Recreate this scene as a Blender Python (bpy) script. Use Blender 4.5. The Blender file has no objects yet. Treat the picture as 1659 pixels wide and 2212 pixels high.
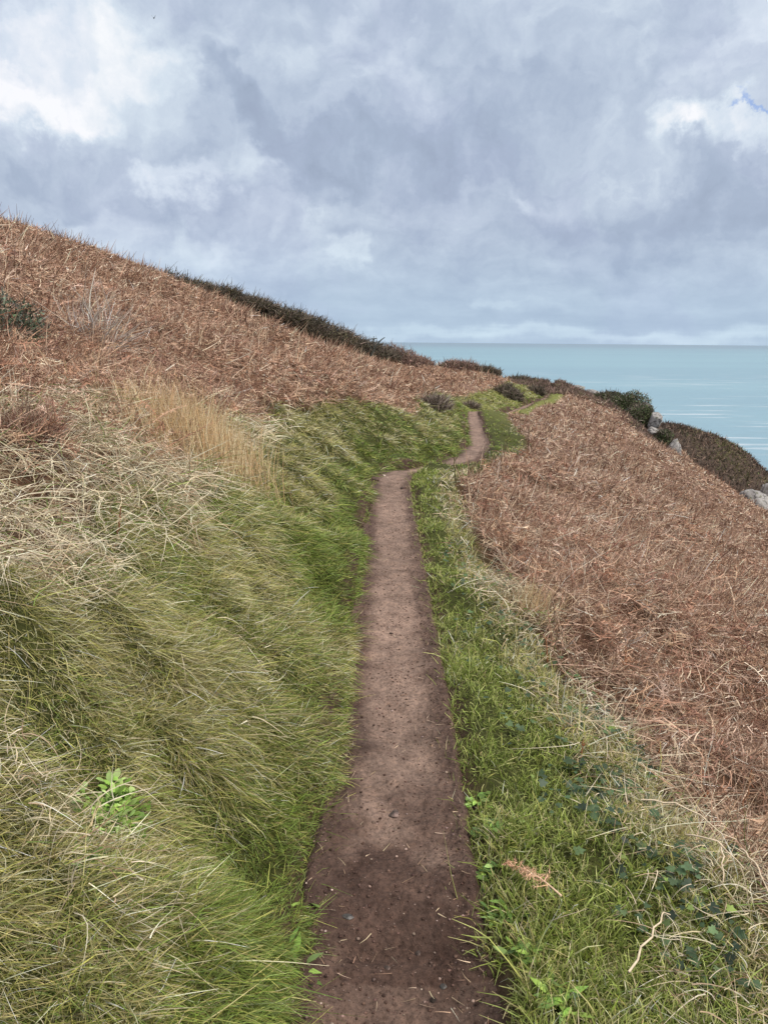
import bpy, bmesh, math, random
import numpy as np
from mathutils import Vector, Matrix
random.seed(4); rng = np.random.default_rng(11)
S = bpy.context.scene; COL = S.collection; R = math.radians

# ------------------------------------------------------------------ camera
cam = bpy.data.cameras.new("camera"); co = bpy.data.objects.new("camera", cam); COL.objects.link(co)
cam.sensor_fit = 'VERTICAL'; cam.sensor_height = 24; cam.lens = 24 * 1661 / 2212
cam.clip_start = 0.05; cam.clip_end = 90000
co.matrix_world = Matrix.Translation((0, 0, 1.5)) @ Matrix.Rotation(R(90 - 12.5), 4, 'X') @ Matrix.Rotation(R(0.5), 4, 'Z')
S.camera = co
S.render.resolution_x = 767; S.render.resolution_y = 1024
S.view_settings.view_transform = 'Standard'; S.view_settings.look = 'None'
S.view_settings.exposure = 0.0; S.view_settings.gamma = 1

# ------------------------------------------------------------------ node helper
class NT:
    def __init__(s, tree): s.t = tree; tree.nodes.clear()
    def n(s, kind, ins=None, **kw):
        nd = s.t.nodes.new(kind)
        for k, v in kw.items(): setattr(nd, k, v)
        for k, v in (ins or {}).items():
            sock = nd.inputs[k]
            if isinstance(v, bpy.types.NodeSocket): s.t.links.new(v, sock)
            elif v is not None: sock.default_value = v
        return nd
    def m(s, op, a, b=None, c=None, clamp=False):
        d = {0: a}
        if b is not None: d[1] = b
        if c is not None: d[2] = c
        return s.n('ShaderNodeMath', d, operation=op, use_clamp=clamp).outputs[0]
    def v(s, op, a, b=None, c=None):
        d = {0: a}
        if b is not None: d[1] = b
        nd = s.n('ShaderNodeVectorMath', d, operation=op)
        if c is not None:
            (s.t.links.new(c, nd.inputs['Scale']) if isinstance(c, bpy.types.NodeSocket) else setattr(nd.inputs['Scale'], 'default_value', c))
        return nd.outputs['Value'] if op in ('LENGTH', 'DOT_PRODUCT') else nd.outputs[0]
    def noise(s, vec, scale, detail=5, rough=.55, dist=0, ntype='FBM'):
        return s.n('ShaderNodeTexNoise', {'Vector': vec, 'Scale': scale, 'Detail': detail, 'Roughness': rough, 'Distortion': dist})
    def ramp(s, fac, stops, interp='EASE'):
        nd = s.n('ShaderNodeValToRGB', {0: fac}); cr = nd.color_ramp; cr.interpolation = interp
        while len(cr.elements) < len(stops): cr.elements.new(.5)
        for e, (p, c) in zip(cr.elements, stops):
            e.position = p; e.color = (*c, 1) if len(c) == 3 else c
        return nd.outputs[0]
    def mix(s, fac, a, b, blend='MIX'):
        nd = s.n('ShaderNodeMix', {0: fac}, data_type='RGBA', blend_type=blend)
        for k, val in ((6, a), (7, b)):
            if isinstance(val, bpy.types.NodeSocket): s.t.links.new(val, nd.inputs[k])
            else: nd.inputs[k].default_value = (*val, 1)
        return nd.outputs[2]
    def smooth(s, x, a, b, to0=0., to1=1.):
        return s.n('ShaderNodeMapRange', {0: x, 1: a, 2: b, 3: to0, 4: to1}, interpolation_type='SMOOTHSTEP').outputs[0]

F = 1661.0; PT = R(12.5); RL = R(.5)
def ray(px, py):          # photo pixel (1659 x 2212) -> world direction; used for modelling sizes and cloud bearings
    u = (px - 829.5) / F; v = (1106 - py) / F
    u, v = u * math.cos(RL) - v * math.sin(RL), u * math.sin(RL) + v * math.cos(RL)
    return np.array((u, math.cos(PT) + v * math.sin(PT), v * math.cos(PT) - math.sin(PT)))
def at(px, py, Y):
    r = ray(px, py); return np.array((r[0] * Y / r[1], Y, 1.5 + r[2] * Y / r[1]))

# ------------------------------------------------------------------ sky
SUN_EL, SUN_AZ = 50.0, 125.0      # azimuth from +Y towards +X
W = bpy.data.worlds.new("World"); S.world = W; W.use_nodes = True
w = NT(W.node_tree)
D = w.n('ShaderNodeTexCoord').outputs['Generated']
D = w.v('NORMALIZE', D)
sx = w.n('ShaderNodeSeparateXYZ', {0: D}); X, Y_, Z = sx.outputs
az = w.m('ARCTAN2', X, Y_); el = w.m('ARCSINE', w.m('MAXIMUM', Z, 0.0))
den = w.m('ADD', w.m('MAXIMUM', Z, 0.0), 0.10)
q = w.n('ShaderNodeCombineXYZ', {0: w.m('DIVIDE', X, den), 1: w.m('DIVIDE', Y_, den), 2: 0.7}).outputs[0]
ae = w.n('ShaderNodeCombineXYZ', {0: az, 1: el, 2: 0.0}).outputs[0]
# anisotropic detail coordinates: flatter towards the horizon
n1 = w.noise(q, 0.75, 5, .55); n2 = w.noise(ae, 9.0, 7, .58); n3 = w.noise(ae, 30.0, 6, .6)
wa = w.v('SUBTRACT', n1.outputs['Color'], (.5, .5, .5)); wb = w.v('SUBTRACT', n2.outputs['Color'], (.5, .5, .5)); wc = w.v('SUBTRACT', n3.outputs['Color'], (.5, .5, .5))
flat = w.smooth(el, 0.0, .22, .25, 1.0)
warp = w.v('ADD', w.v('ADD', w.v('SCALE', wa, c=0.10), w.v('SCALE', wb, c=0.22)), w.v('SCALE', wc, c=0.06))
warp = w.v('MULTIPLY', warp, w.n('ShaderNodeCombineXYZ', {0: 1.0, 1: flat, 2: 0.0}).outputs[0])
aw = w.v('ADD', ae, warp)
BL = [  # cloud masses: px, py, half width, half height, tilt(deg), brightness, edge
    (60, 190, 330, 180, 0, .34, 1), (60, 185, 170, 60, -10, .30, .8), (240, 90, 200, 110, 20, .16, 1), (330, 80, 110, 60, 0, .12, .6), (20, 60, 200, 90, 0, .14, 1),
    (120, 330, 230, 110, 0, -.24, .8), (330, 480, 190, 60, 5, -.12, .8), (560, 200, 230, 60, -50, -.22, .7),
    (430, 410, 75, 60, 0, .32, .5), (350, 440, 100, 60, 0, .14, .8), (230, 480, 80, 45, 0, .24, .6), (530, 330, 60, 110, 20, .22, .8), (450, 545, 130, 40, 0, .18, .8),
    (735, 545, 42, 36, 0, .22, .8), (690, 560, 110, 50, 0, .12, .9), (630, 490, 60, 30, 0, .14, .8),
    (640, 420, 170, 55, 5, -.20, .7), (860, 290, 260, 110, 8, -.20, .8), (1000, 340, 300, 60, -8, -.12, .8), (700, 100, 160, 120, 0, .10, 1),
    (1250, 200, 260, 120, 0, -.08, 1), (1060, 150, 180, 90, 10, -.10, 1), (1480, 450, 320, 105, 0, -.17, .8), (1020, 500, 180, 70, 10, -.10, .8), (1450, 520, 300, 50, 5, -.10, .8),
    (1420, 390, 190, 40, 38, .17, .7), (1480, 300, 70, 45, 30, .26, .6), (1600, 300, 110, 50, 0, .28, .7), (1110, 435, 60, 30, -20, .16, .9), (1230, 430, 130, 38, 0, .16, .8),
    (1600, 100, 150, 90, 30, .14, 1), (1640, 180, 60, 60, 0, .10, 1), (1040, 645, 50, 16, 0, .14, .6), (1110, 652, 45, 12, 0, .10, .6), (1300, 590, 300, 26, 0, -.06, .9), (1350, 625, 330, 26, 0, .05, .9), (700, 650, 300, 40, 0, -.04, 1), (1250, 690, 600, 22, 0, -.09, .8), (1250, 722, 900, 16, 0, .2, .9)]
tot = None
for px, py, hw, hh, tilt, amp, edge in BL:
    r = ray(px, py); a0 = math.atan2(r[0], r[1]); e0 = math.asin(r[2] / np.linalg.norm(r))
    mp = w.n('ShaderNodeMapping', {'Vector': aw, 'Location': (a0, e0, 0), 'Rotation': (0, 0, R(tilt)), 'Scale': (hw / F * 1.25, hh / F * 1.25, 1)}, vector_type='TEXTURE')
    g = w.m('SUBTRACT', 1.0, w.v('LENGTH', mp.outputs[0]))
    g = w.smooth(g, 0.0, edge * .95 + .12, 0.0, amp)
    tot = g if tot is None else w.m('ADD', tot, g)
def dens(off_):
    c_ = w.v('ADD', w.v('ADD', w.v('MULTIPLY', ae, w.n('ShaderNodeCombineXYZ', {0: 1.0, 1: w.smooth(el, 0, .3, 2.6, 1.25), 2: 1.0}).outputs[0]), w.v('SCALE', wb, c=.10)), off_)
    a_ = w.m('ABSOLUTE', w.m('SUBTRACT', w.noise(c_, 4.2, 8, .55).outputs[0], .5)); b_ = w.noise(c_, 2.6, 8, .52).outputs[0]
    return w.m('ADD', w.m('MULTIPLY', a_, 1.1), b_), a_
dA, bA = dens((0, 0, 0)); dB, bB = dens((.012, -.020, 0))
relief = w.m('MULTIPLY', w.m('SUBTRACT', dB, dA), w.smooth(el, 0, .12, .4, 1.65))
fb = w.m('SUBTRACT', w.noise(w.v('ADD', q, w.v('SCALE', wb, c=.8)), 1.15, 9, .56).outputs[0], .5)
fb2 = w.m('SUBTRACT', w.noise(w.v('MULTIPLY', aw, (1, 2.2, 1)), 11.0, 7, .55).outputs[0], .5)
L = w.m('ADD', w.m('ADD', .50, w.m('MULTIPLY', tot, .82)), w.m('ADD', w.m('ADD', w.m('MULTIPLY', fb, .17), relief), w.m('ADD', w.m('MULTIPLY', fb2, w.m('MULTIPLY', flat, .35)), w.m('MULTIPLY', w.m('SUBTRACT', bA, .09), .75))))
cl = w.ramp(L, [(0.0, (.32, .387, .51)), (.3, (.41, .49, .63)), (.5, (.525, .61, .74)), (.72, (.68, .77, .87)), (.92, (.87, .91, .96)), (1.0, (.95, .97, 1.0))], 'LINEAR')
# lilac / teal casts of the cloud bellies and the air near the horizon
cl = w.mix(w.m('MULTIPLY', w.smooth(w.noise(aw, 5.0, 3).outputs[0],   .42, .62), .4), cl, w.mix(1.0, cl, (1.015, .975, 1.02), 'MULTIPLY'))
cl = w.mix(w.smooth(el, 0.16, 0.0, 0, .75), cl, w.mix(1.0, cl, (.90, 1.01, 1.03), 'MULTIPLY'))
# overcast sky is brighter overhead and round the hidden sun
sd_ = Vector((math.sin(R(SUN_AZ)) * math.cos(R(SUN_EL)), math.cos(R(SUN_AZ)) * math.cos(R(SUN_EL)), math.sin(R(SUN_EL))))
dt = w.v('DOT_PRODUCT', D, tuple(sd_))
r = ray(1640, 235); hole = w.n('ShaderNodeMapping', {'Vector': aw, 'Location': (math.atan2(r[0], r[1]), math.asin(r[2] / np.linalg.norm(r)), 0), 'Rotation': (0, 0, R(10)), 'Scale': (38 / F, 13 / F, 1)}, vector_type='TEXTURE')
hf = w.smooth(w.m('SUBTRACT', 1.0, w.v('LENGTH', hole.outputs[0])), 0.0, .9, 0.0, .7)
cl = w.mix(hf, cl, (.27, .42, .82))
boost = w.m('ADD', w.smooth(el, R(22), R(55), 1.0, 2.0), w.smooth(dt, .86, 1.0, 0, 1.0))
cl = w.mix(w.smooth(el, R(24), R(50)), cl, w.mix(1.0, cl, (1.16, 1.0, .84), 'MULTIPLY'))
cl = w.v('SCALE', cl, c=boost)
bg1 = w.n('ShaderNodeBackground', {0: cl, 1: 1.0})
sk = w.n('ShaderNodeTexSky', sky_type='NISHITA', sun_disc=False); sk.sun_elevation = R(SUN_EL); sk.sun_rotation = R(SUN_AZ)
bg2 = w.n('ShaderNodeBackground', {0: sk.outputs[0], 1: 0.15})
hf = w.m('MULTIPLY', hf, .2)
mx = w.n('ShaderNodeMixShader', {0: hf, 1: bg1.outputs[0], 2: bg2.outputs[0]})
w.n('ShaderNodeOutputWorld', {0: mx.outputs[0]})
W.cycles.sampling_method = 'MANUAL'; W.cycles.sample_map_resolution = 1024

sun = bpy.data.lights.new("sun", 'SUN'); sun.energy = 3.0; sun.angle = R(10); sun.color = (1, .92, .80)
so = bpy.data.objects.new("sun", sun); COL.objects.link(so)
so.rotation_euler = (-sd_).to_track_quat('-Z', 'Y').to_euler()

# ------------------------------------------------------------------ tags and mesh helpers
def tag(o, label=None, cat=None, group=None, kind=None):
    for k, v in (('label', label), ('category', cat), ('group', group), ('kind', kind)):
        if v: o[k] = v
    return o
def thing(name, loc, label, cat, group=None):
    o = bpy.data.objects.new(name, None); COL.objects.link(o); o.location = tuple(map(float, loc)); o.empty_display_size = .1
    return tag(o, label, cat, group)
def mesh(name, V, faces, mat, col=None, parent=None, smooth=False, k=4, mats=None):
    """V (n,3); faces (m,k) or list of arrays with different k"""
    me = bpy.data.meshes.new(name); V = np.asarray(V, np.float32)
    if isinstance(faces, np.ndarray): faces = [faces]
    faces = [np.asarray(f, np.int32) for f in faces if len(f)]
    loops = np.concatenate([f.ravel() for f in faces]); tot_ = np.concatenate([np.full(len(f), f.shape[1], np.int32) for f in faces])
    st = np.concatenate(([0], np.cumsum(tot_)[:-1])).astype(np.int32)
    me.vertices.add(len(V)); me.vertices.foreach_set('co', V.ravel())
    me.loops.add(len(loops)); me.loops.foreach_set('vertex_index', loops)
    me.polygons.add(len(st)); me.polygons.foreach_set('loop_start', st); me.polygons.foreach_set('loop_total', tot_)
    if smooth: me.polygons.foreach_set('use_smooth', np.ones(len(st), bool))
    me.update(calc_edges=True); me.validate()
    if col is not None:
        ca = me.color_attributes.new('Col', 'FLOAT_COLOR', 'POINT')
        c4 = np.ones((len(V), 4), np.float32); c4[:, :3] = col; ca.data.foreach_set('color', c4.ravel())
    me.materials.append(mat)
    o = bpy.data.objects.new(name, me); COL.objects.link(o)
    if parent: o.parent = parent
    return o

# numpy gradient-free value noise
def _h(ix, iy, s):
    n = (ix.astype(np.int64) * 374761393 + iy.astype(np.int64) * 668265263 + s * 1442695041) & 0xffffffff
    n = ((n ^ (n >> 13)) * 1274126177) & 0xffffffff
    return ((n ^ (n >> 16)) & 0xffffff) / float(0xffffff)
def vn(x, y, s=0):
    x = np.asarray(x, float); y = np.asarray(y, float)
    ix = np.floor(x); iy = np.floor(y); fx = x - ix; fy = y - iy
    fx = fx * fx * fx * (fx * (fx * 6 - 15) + 10); fy = fy * fy * fy * (fy * (fy * 6 - 15) + 10)
    a = _h(ix, iy, s); b = _h(ix + 1, iy, s); c = _h(ix, iy + 1, s); d = _h(ix + 1, iy + 1, s)
    return (a + (b - a) * fx) * (1 - fy) + (c + (d - c) * fx) * fy
def fbm(x, y, s=0, o=4, g=.5):
    t = 0; a = 1; n = 0
    x = np.asarray(x, float); y = np.asarray(y, float)
    for i in range(o):
        t = t + a * (vn(x, y, s + i * 7) - .5); n += a; a *= g
        x, y = x * 1.93 + y * .53 + 3.1, y * 1.93 - x * .53 + 1.7
    return t / n * 2
def sst(x, a, b):
    t = np.clip((x - a) / (b - a), 0, 1); return t * t * (3 - 2 * t)

# ------------------------------------------------------------------ the lie of the land
PY = np.array([-8, -3, 0, 1.44, 2.7, 5.3, 6.9, 8.5, 9.3, 9.9, 10.5, 11.2, 12.2, 13.2, 14.5, 16.3, 20, 24.6, 27, 31, 36.8, 43.8, 52, 58, 62.])
PX = np.array([.0, .0, .01, .02, .047, .047, .050, .07, .17, .36, .68, 1.02, 1.33, 1.54, 1.78, 1.93, 2.3, 2.74, 3.0, 4.2, 6.5, 8.9, 11.0, 12.5, 13.6])
PZ = np.array([0, 0, 0, -.03, 0, 0, 0, 0, -.05, -.15, -.21, -.24, -.29, -.33, -.39, -.45, -.52, -.62, -1.0, -1.55, -1.52, -1.6, -1.8, -1.95, -2.6])
ty = np.unique(np.concatenate([np.arange(-8, 14, .06), np.arange(14, 62, .25), [62]]))
def smooth1(a, k):
    p = np.pad(a, k, mode='edge'); return np.convolve(p, np.ones(2 * k + 1) / (2 * k + 1), 'valid')
tx = smooth1(np.interp(ty, PY, PX), 4); tz = smooth1(np.interp(ty, PY, PZ), 4)
def pathco(x, y):
    """signed distance to the path centre line (left negative), y of the foot point, path height there"""
    x = np.asarray(x, float).ravel(); y = np.asarray(y, float).ravel()
    sd = np.empty_like(x); fy = np.empty_like(x); fz = np.empty_like(x)
    ax, ay = tx[:-1], ty[:-1]; dx, dy = np.diff(tx), np.diff(ty); ll = dx * dx + dy * dy
    for i in range(0, len(x), 20000):
        X0 = x[i:i + 20000, None]; Y0 = y[i:i + 20000, None]
        t = np.clip(((X0 - ax) * dx + (Y0 - ay) * dy) / ll, 0, 1)
        ex = X0 - ax - t * dx; ey = Y0 - ay - t * dy; d2 = ex * ex + ey * ey
        j = np.argmin(d2, 1); k = np.arange(len(j))
        sg = np.sign(dy[j] * ex[k, j] - dx[j] * ey[k, j]); sg[sg == 0] = 1
        sd[i:i + 20000] = sg * np.sqrt(d2[k, j]); fy[i:i + 20000] = ay[j] + t[k, j] * dy[j]
        fz[i:i + 20000] = tz[j] + t[k, j] * (tz[j + 1] - tz[j])
    return sd, fy, fz
CP = []
def off(Y, s):
    j = int(np.searchsorted(ty, Y)); j = min(max(j, 1), len(ty) - 2)
    d = np.array((tx[j + 1] - tx[j - 1], ty[j + 1] - ty[j - 1])); d /= np.linalg.norm(d)
    return tx[j] + d[1] * s, ty[j] - d[0] * s, tz[j]
for Y in (-6, -2, 0, 2, 4, 6, 8, 9.2, 11, 13, 16, 20, 24.6):
    for s, h in ((-2.3, 1.1), (-1.2, .64), (-.8, .37), (-.45, .10), (-.24, 0), (.24, 0), (.8, -.02), (1.5, -.30), (4, -1.35)):
        if Y in (9.2, 11) and abs(s) > 2: continue
        hh = h * (.9 if (s < 0 and Y > 10) else 1)
        x, y, z = off(Y, s); CP.append((x, y, z + hh))
for Y in (27, 31, 36.8, 43.8, 52, 58):
    for s, h in ((-2.2, .85), (-1.1, .42), (-.35, .03), (.35, 0), (1.2, -.2), (3.5, -1.0)):
        if Y >= 52: h *= .5
        x, y, z = off(Y, s); CP.append((x, y, z + h))
for Y in (-6, 0, 7, 14):
    CP += [(-5, Y, 2.3), (-8, Y, 3.6), (-10, Y, 4.25), (-12, Y, 4.6), (-16, Y, 4.8), (-30, Y, 5.2)]
for Y in (-6, 0, 7, 14, 21, 28): CP += [(8, Y, -3.1 - Y * .02), (14, Y, -5.6 - Y * .02), (22, Y, -9.5)]
RG = [(-9.98, 21, 4.54), (-9.81, 25, 4.32), (-9.86, 32, 4.17), (-8.7, 39, 3.37), (-6.42, 47, 2.06), (-3.98, 51, 1.25), (-1.03, 54, .49), (2.24, 56, .16), (5.66, 57, -.17), (9.14, 57.5, -.89), (12.12, 58.5, -1.8)]
for x, y, z in RG:
    CP.append((x, y, z - np.interp(y, [21, 30, 39, 47, 51, 54, 56, 57, 58.5], [.25, .4, 1.15, 1.5, 1.5, 1.3, .9, .6, .35])))
    n = np.array((x + 2, y + 5)); n = n / np.linalg.norm(n)
    CP.append((x + n[0] * 7, y + n[1] * 7, z - 1.6)); CP.append((x + n[0] * 18, y + n[1] * 18, z - 6))
CP += [(-16, 21, 4.8), (-18, 32, 4.0), (-30, 30, 4.2)]
CP += [(-6, 28, 2.3), (-3, 30, 1.05), (-4, 40, 1.0), (1, 42, .1), (3, 48, -.2)]
for px_, py_, Y_c in [(1205, 846, 58), (1281, 850, 56), (1329, 886, 54), (1392, 921, 51), (1410, 938, 49.5), (1450, 980, 47), (1550, 1045, 44), (1659, 1112, 41)]: q_ = at(px_, py_, Y_c); CP.append((q_[0], q_[1], q_[2] - .3))
CP += [(22.5, 47.5, -9.5), (26, 40, -12), (21.5, 54, -6.5), (18, 61, -4.5), (30, 50, -18), (34, 38, -19), (28, 60, -16)]
CP = np.array(CP)
def _K(d2): return .5 * d2 * np.log(d2 + 1e-9)
_n = len(CP); A = np.zeros((_n + 3, _n + 3)); d2 = ((CP[:, None, :2] - CP[None, :, :2]) ** 2).sum(-1)
A[:_n, :_n] = _K(d2) + np.eye(_n) * .02; A[:_n, _n] = 1; A[:_n, _n + 1:] = CP[:, :2]; A[_n:, :_n] = A[:_n, _n:].T
WT = np.linalg.solve(A, np.concatenate([CP[:, 2], np.zeros(3)]))
def tps(x, y):
    out = np.empty(len(x))
    for i in range(0, len(x), 20000):
        X0 = x[i:i + 20000]; Y0 = y[i:i + 20000]
        out[i:i + 20000] = _K((X0[:, None] - CP[:, 0]) ** 2 + (Y0[:, None] - CP[:, 1]) ** 2) @ WT[:_n] + WT[_n] + WT[_n + 1] * X0 + WT[_n + 2] * Y0
    return out
def HW(y): return np.interp(y, [1.55, 1.74, 2.2, 6, 9, 12, 30, 36], [.262, .205, .195, .188, .175, .185, .19, .13])
def gR(y): return np.interp(y, [0, 1.76, 2.5, 3.4, 5, 6.2, 8, 9.3, 10.2, 11.5, 13, 16, 24, 30, 37, 44, 60], [1.12, .98, .86, .69, .60, .59, .62, .82, .75, .42, .75, .95, 1.05, 1.3, .5, .9, .9])
def gL(y): return np.interp(y, [0, 1.5, 1.85, 2.3, 3, 5, 7, 9, 12, 16, 24, 31, 37, 42, 58], [5, 5, 1.45, 1.2, 1.15, 1.3, 1.35, 1.3, 1.45, 1.3, 1.1, 2.0, 1.8, 1.9, 2.4])
def tuss(sd, fy):
    """tussock relief of the bank: hummocks drawn out down the slope"""
    u = sd * .62 + fy * .78; v = sd * .78 - fy * .62
    a = fbm(v * 1.7, u * 4.2, 31, 2, .45); b = fbm(v * 3.5, u * 8, 57, 2)
    return a * .055 + b * .045 + fbm(u * 2.6 + 7, v * 2.6, 58, 3) * .085
def height(x, y, sd=None, fy=None, fz=None):
    sh = np.shape(x); x = np.asarray(x, float).ravel(); y = np.asarray(y, float).ravel()
    if sd is None: sd, fy, fz = pathco(x, y)
    xc = np.clip(x, -45, 45); yc = np.clip(y, -10, 80)
    h = tps(xc, yc)
    h += -.35 * np.maximum(0, x - 24) - .6 * np.maximum(0, y - 66) - np.maximum(0, np.hypot(np.maximum(x - 10, 0), np.maximum(y - 40, 0)) - 40) * .4
    l = np.abs(sd); side = sst(l, .22, .5)
    amp = sst(l, .3, 1.2)
    bank = (sd < 0) * sst(-sd, .22, .5) * (1 - sst(-sd, 1.6, 2.6))
    h += bank * tuss(sd, fy)
    h += amp * (fbm(x * .35, y * .35, 3, 3) * .16 + fbm(x * 1.7, y * 1.7, 9, 3) * .045 * (1 - bank * .6))
    vr = (sd > 0) * sst(sd, .22, .34) * (1 - sst(sd, gR(fy), gR(fy) + .3)); h += vr * (.045 + .05 * fbm(x * 3, y * 3, 77, 2))
    # raised lip of turf on the outside of the bend
    h += .11 * np.exp(-((x - .60) ** 2 / .10 + (y - 9.4) ** 2 / .08)) * sst(sd, .22, .45)
    pathmix = 1 - sst(l, HW(fy) - .05, HW(fy) + .04)
    h = h * (1 - pathmix) + (fz - .05) * pathmix
    return h.reshape(sh)

# ------------------------------------------------------------------ materials
def mat(name):
    m = bpy.data.materials.new(name); m.use_nodes = True; return m, NT(m.node_tree)
def foliage_mat(name, trans=.25, rough=.62, spec=.25):
    m, t = mat(name)
    a = t.n('ShaderNodeAttribute', attribute_name='Col').outputs['Color']
    geo = t.n('ShaderNodeNewGeometry')
    nz = t.noise(geo.outputs['Position'], 60, 2).outputs[0]
    c = t.mix(1.0, a, t.ramp(nz, [(.3, (.8, .8, .8)), (.7, (1.18, 1.18, 1.18))], 'LINEAR'), 'MULTIPLY')
    p = t.n('ShaderNodeBsdfPrincipled', {'Base Color': c, 'Roughness': rough, 'Specular IOR Level': spec})
    tr = t.n('ShaderNodeBsdfTranslucent', {0: c})
    mx = t.n('ShaderNodeMixShader', {0: trans, 1: p.outputs[0], 2: tr.outputs[0]})
    t.n('ShaderNodeOutputMaterial', {0: mx.outputs[0]}); return m
M_GRASS = foliage_mat('grass_blades', .20, .5, .35)
M_DRY = foliage_mat('dead_fronds', .12, .7, .15)
M_LEAF = foliage_mat('ivy_leaves', .12, .5, .25)
M_WOOD = foliage_mat('bark_twigs', .0, .8, .1)

def ground_mat():
    m, t = mat('hillside_soil_and_litter')
    a = t.n('ShaderNodeAttribute', attribute_name='Col').outputs['Color']
    P = t.n('ShaderNodeTexCoord').outputs['Object']
    nz = t.noise(P, 22, 8, .7); n2_ = t.noise(P, 3.5, 5, .6)
    c = t.mix(1.0, a, t.ramp(nz.outputs[0], [(.25, (.45, .45, .45)), (.5, (1, 1, 1)), (.75, (1.5, 1.45, 1.35))], 'LINEAR'), 'MULTIPLY')
    c = t.mix(1.0, c, t.ramp(n2_.outputs[0], [(.3, (.8, .8, .8)), (.7, (1.2, 1.18, 1.1))], 'LINEAR'), 'MULTIPLY')
    b = t.n('ShaderNodeBump', {'Height': nz.outputs[0], 'Strength': .6, 'Distance': .05})
    p = t.n('ShaderNodeBsdfPrincipled', {'Base Color': c, 'Roughness': .9, 'Specular IOR Level': .1, 'Normal': b.outputs[0]})
    t.n('ShaderNodeOutputMaterial', {0: p.outputs[0]}); return m
M_GROUND = ground_mat()

def path_mat():
    m, t = mat('trodden_red_earth')
    P = t.n('ShaderNodeTexCoord').outputs['Object']
    a = t.n('ShaderNodeAttribute', attribute_name='Col').outputs['Color']
    nf = t.noise(P, 60, 8, .72); nm = t.noise(P, 9, 6, .62)
    gr = t.n('ShaderNodeTexVoronoi', {'Vector': t.v('ADD', P, t.v('SCALE', nf.outputs['Color'], c=.01)), 'Scale': 150.0}); g2 = t.n('ShaderNodeTexVoronoi', {'Vector': P, 'Scale': 55.0})
    c = t.mix(1.0, a, t.ramp(nf.outputs[0], [(.3, (.48, .46, .45)), (.5, (1, 1, 1)), (.72, (1.5, 1.46, 1.42))], 'LINEAR'), 'MULTIPLY')
    c = t.mix(1.0, c, t.ramp(nm.outputs[0], [(.32, (.72, .68, .66)), (.5, (1, 1, 1)), (.7, (1.25, 1.22, 1.18))], 'LINEAR'), 'MULTIPLY')
    pc = t.n('ShaderNodeSeparateColor', {0: gr.outputs['Color']}).outputs[0]
    peb = t.m('MULTIPLY', t.m('GREATER_THAN', pc, .93), t.smooth(gr.outputs['Distance'], .38, .25))
    c = t.mix(t.m('MULTIPLY', peb, .35), c, (.26, .19, .16))
    pd = t.m('MULTIPLY', t.m('LESS_THAN', pc, .06), t.smooth(gr.outputs['Distance'], .45, .25))
    c = t.mix(t.m('MULTIPLY', pd, .6), c, (.05, .025, .02))
    hgt = t.m('ADD', t.m('MULTIPLY', nf.outputs[0], 1.0), t.m('ADD', t.m('MULTIPLY', g2.outputs['Distance'], -.5), t.m('MULTIPLY', peb, .3)))
    b = t.n('ShaderNodeBump', {'Height': hgt, 'Strength': .9, 'Distance': .014})
    p = t.n('ShaderNodeBsdfPrincipled', {'Base Color': c, 'Roughness': .86, 'Specular IOR Level': .18, 'Normal': b.outputs[0]})
    t.n('ShaderNodeOutputMaterial', {0: p.outputs[0]}); return m
M_PATH = path_mat()

def rock_mat(name, c1, c2, lich, lich_amt):
    m, t = mat(name)
    P = t.n('ShaderNodeTexCoord').outputs['Object']
    n_a = t.noise(P, 1.6, 8, .65, .6); n_b = t.noise(P, 6, 9, .7); n_c = t.noise(P, 3.1, 6, .6)
    c = t.mix(t.smooth(n_a.outputs[0], .35, .65), c1, c2)
    c = t.mix(t.smooth(n_c.outputs[0], .62 - lich_amt, .72 - lich_amt), c, lich)
    c = t.mix(t.smooth(n_b.outputs[0], .56, .7, 0, .8), c, (.05, .045, .04))
    cr = t.n('ShaderNodeTexVoronoi', {'Vector': t.v('ADD', P, t.v('SCALE', n_b.outputs['Color'], c=.3)), 'Scale': 1.5}, feature='DISTANCE_TO_EDGE')
    c = t.mix(t.smooth(cr.outputs['Distance'], .05, .0, 0, .8), c, (.03, .028, .025))
    b = t.n('ShaderNodeBump', {'Height': n_b.outputs[0], 'Strength': .8, 'Distance': .12})
    p = t.n('ShaderNodeBsdfPrincipled', {'Base Color': c, 'Roughness': .85, 'Specular IOR Level': .2, 'Normal': b.outputs[0]})
    t.n('ShaderNodeOutputMaterial', {0: p.outputs[0]}); return m
M_ROCK = rock_mat('grey_granite', (.23, .215, .205), (.40, .375, .355), (.17, .17, .11), .05)
M_ROCKO = rock_mat('lichen_rock', (.42, .38, .33), (.55, .48, .40), (.50, .20, .04), .16)
M_STONE = rock_mat('path_stone', (.30, .20, .17), (.42, .31, .27), (.35, .27, .23), .0)

# ------------------------------------------------------------------ ground sheet
gy = np.concatenate([np.arange(-40, -6, 2.), np.arange(-6, .6, .2), np.arange(.6, 4, .03), np.arange(4, 12, .06), np.arange(12, 30, .2), np.arange(30, 70, .5), np.arange(70, 131, 3.)])
gx = np.concatenate([-np.arange(160, 40, -10.), -np.arange(40, 14, -1.5), -np.arange(14, 4, -.3), -np.arange(4, 2, -.06), np.arange(-2, 3, .03), np.arange(3, 8, .1), np.arange(8, 24, .3), np.arange(24, 62, 1.5)])
GX, GY = np.meshgrid(gx, gy); fx_, fy_ = GX.ravel(), GY.ravel()
gsd, gfy, gfz = pathco(fx_, fy_); gz = height(fx_, fy_, gsd, gfy, gfz)
nx, ny = len(gx), len(gy); idx = np.arange(nx * ny).reshape(ny, nx)
gf = np.stack([idx[:-1, :-1], idx[:-1, 1:], idx[1:, 1:], idx[1:, :-1]], -1).reshape(-1, 4)
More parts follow.
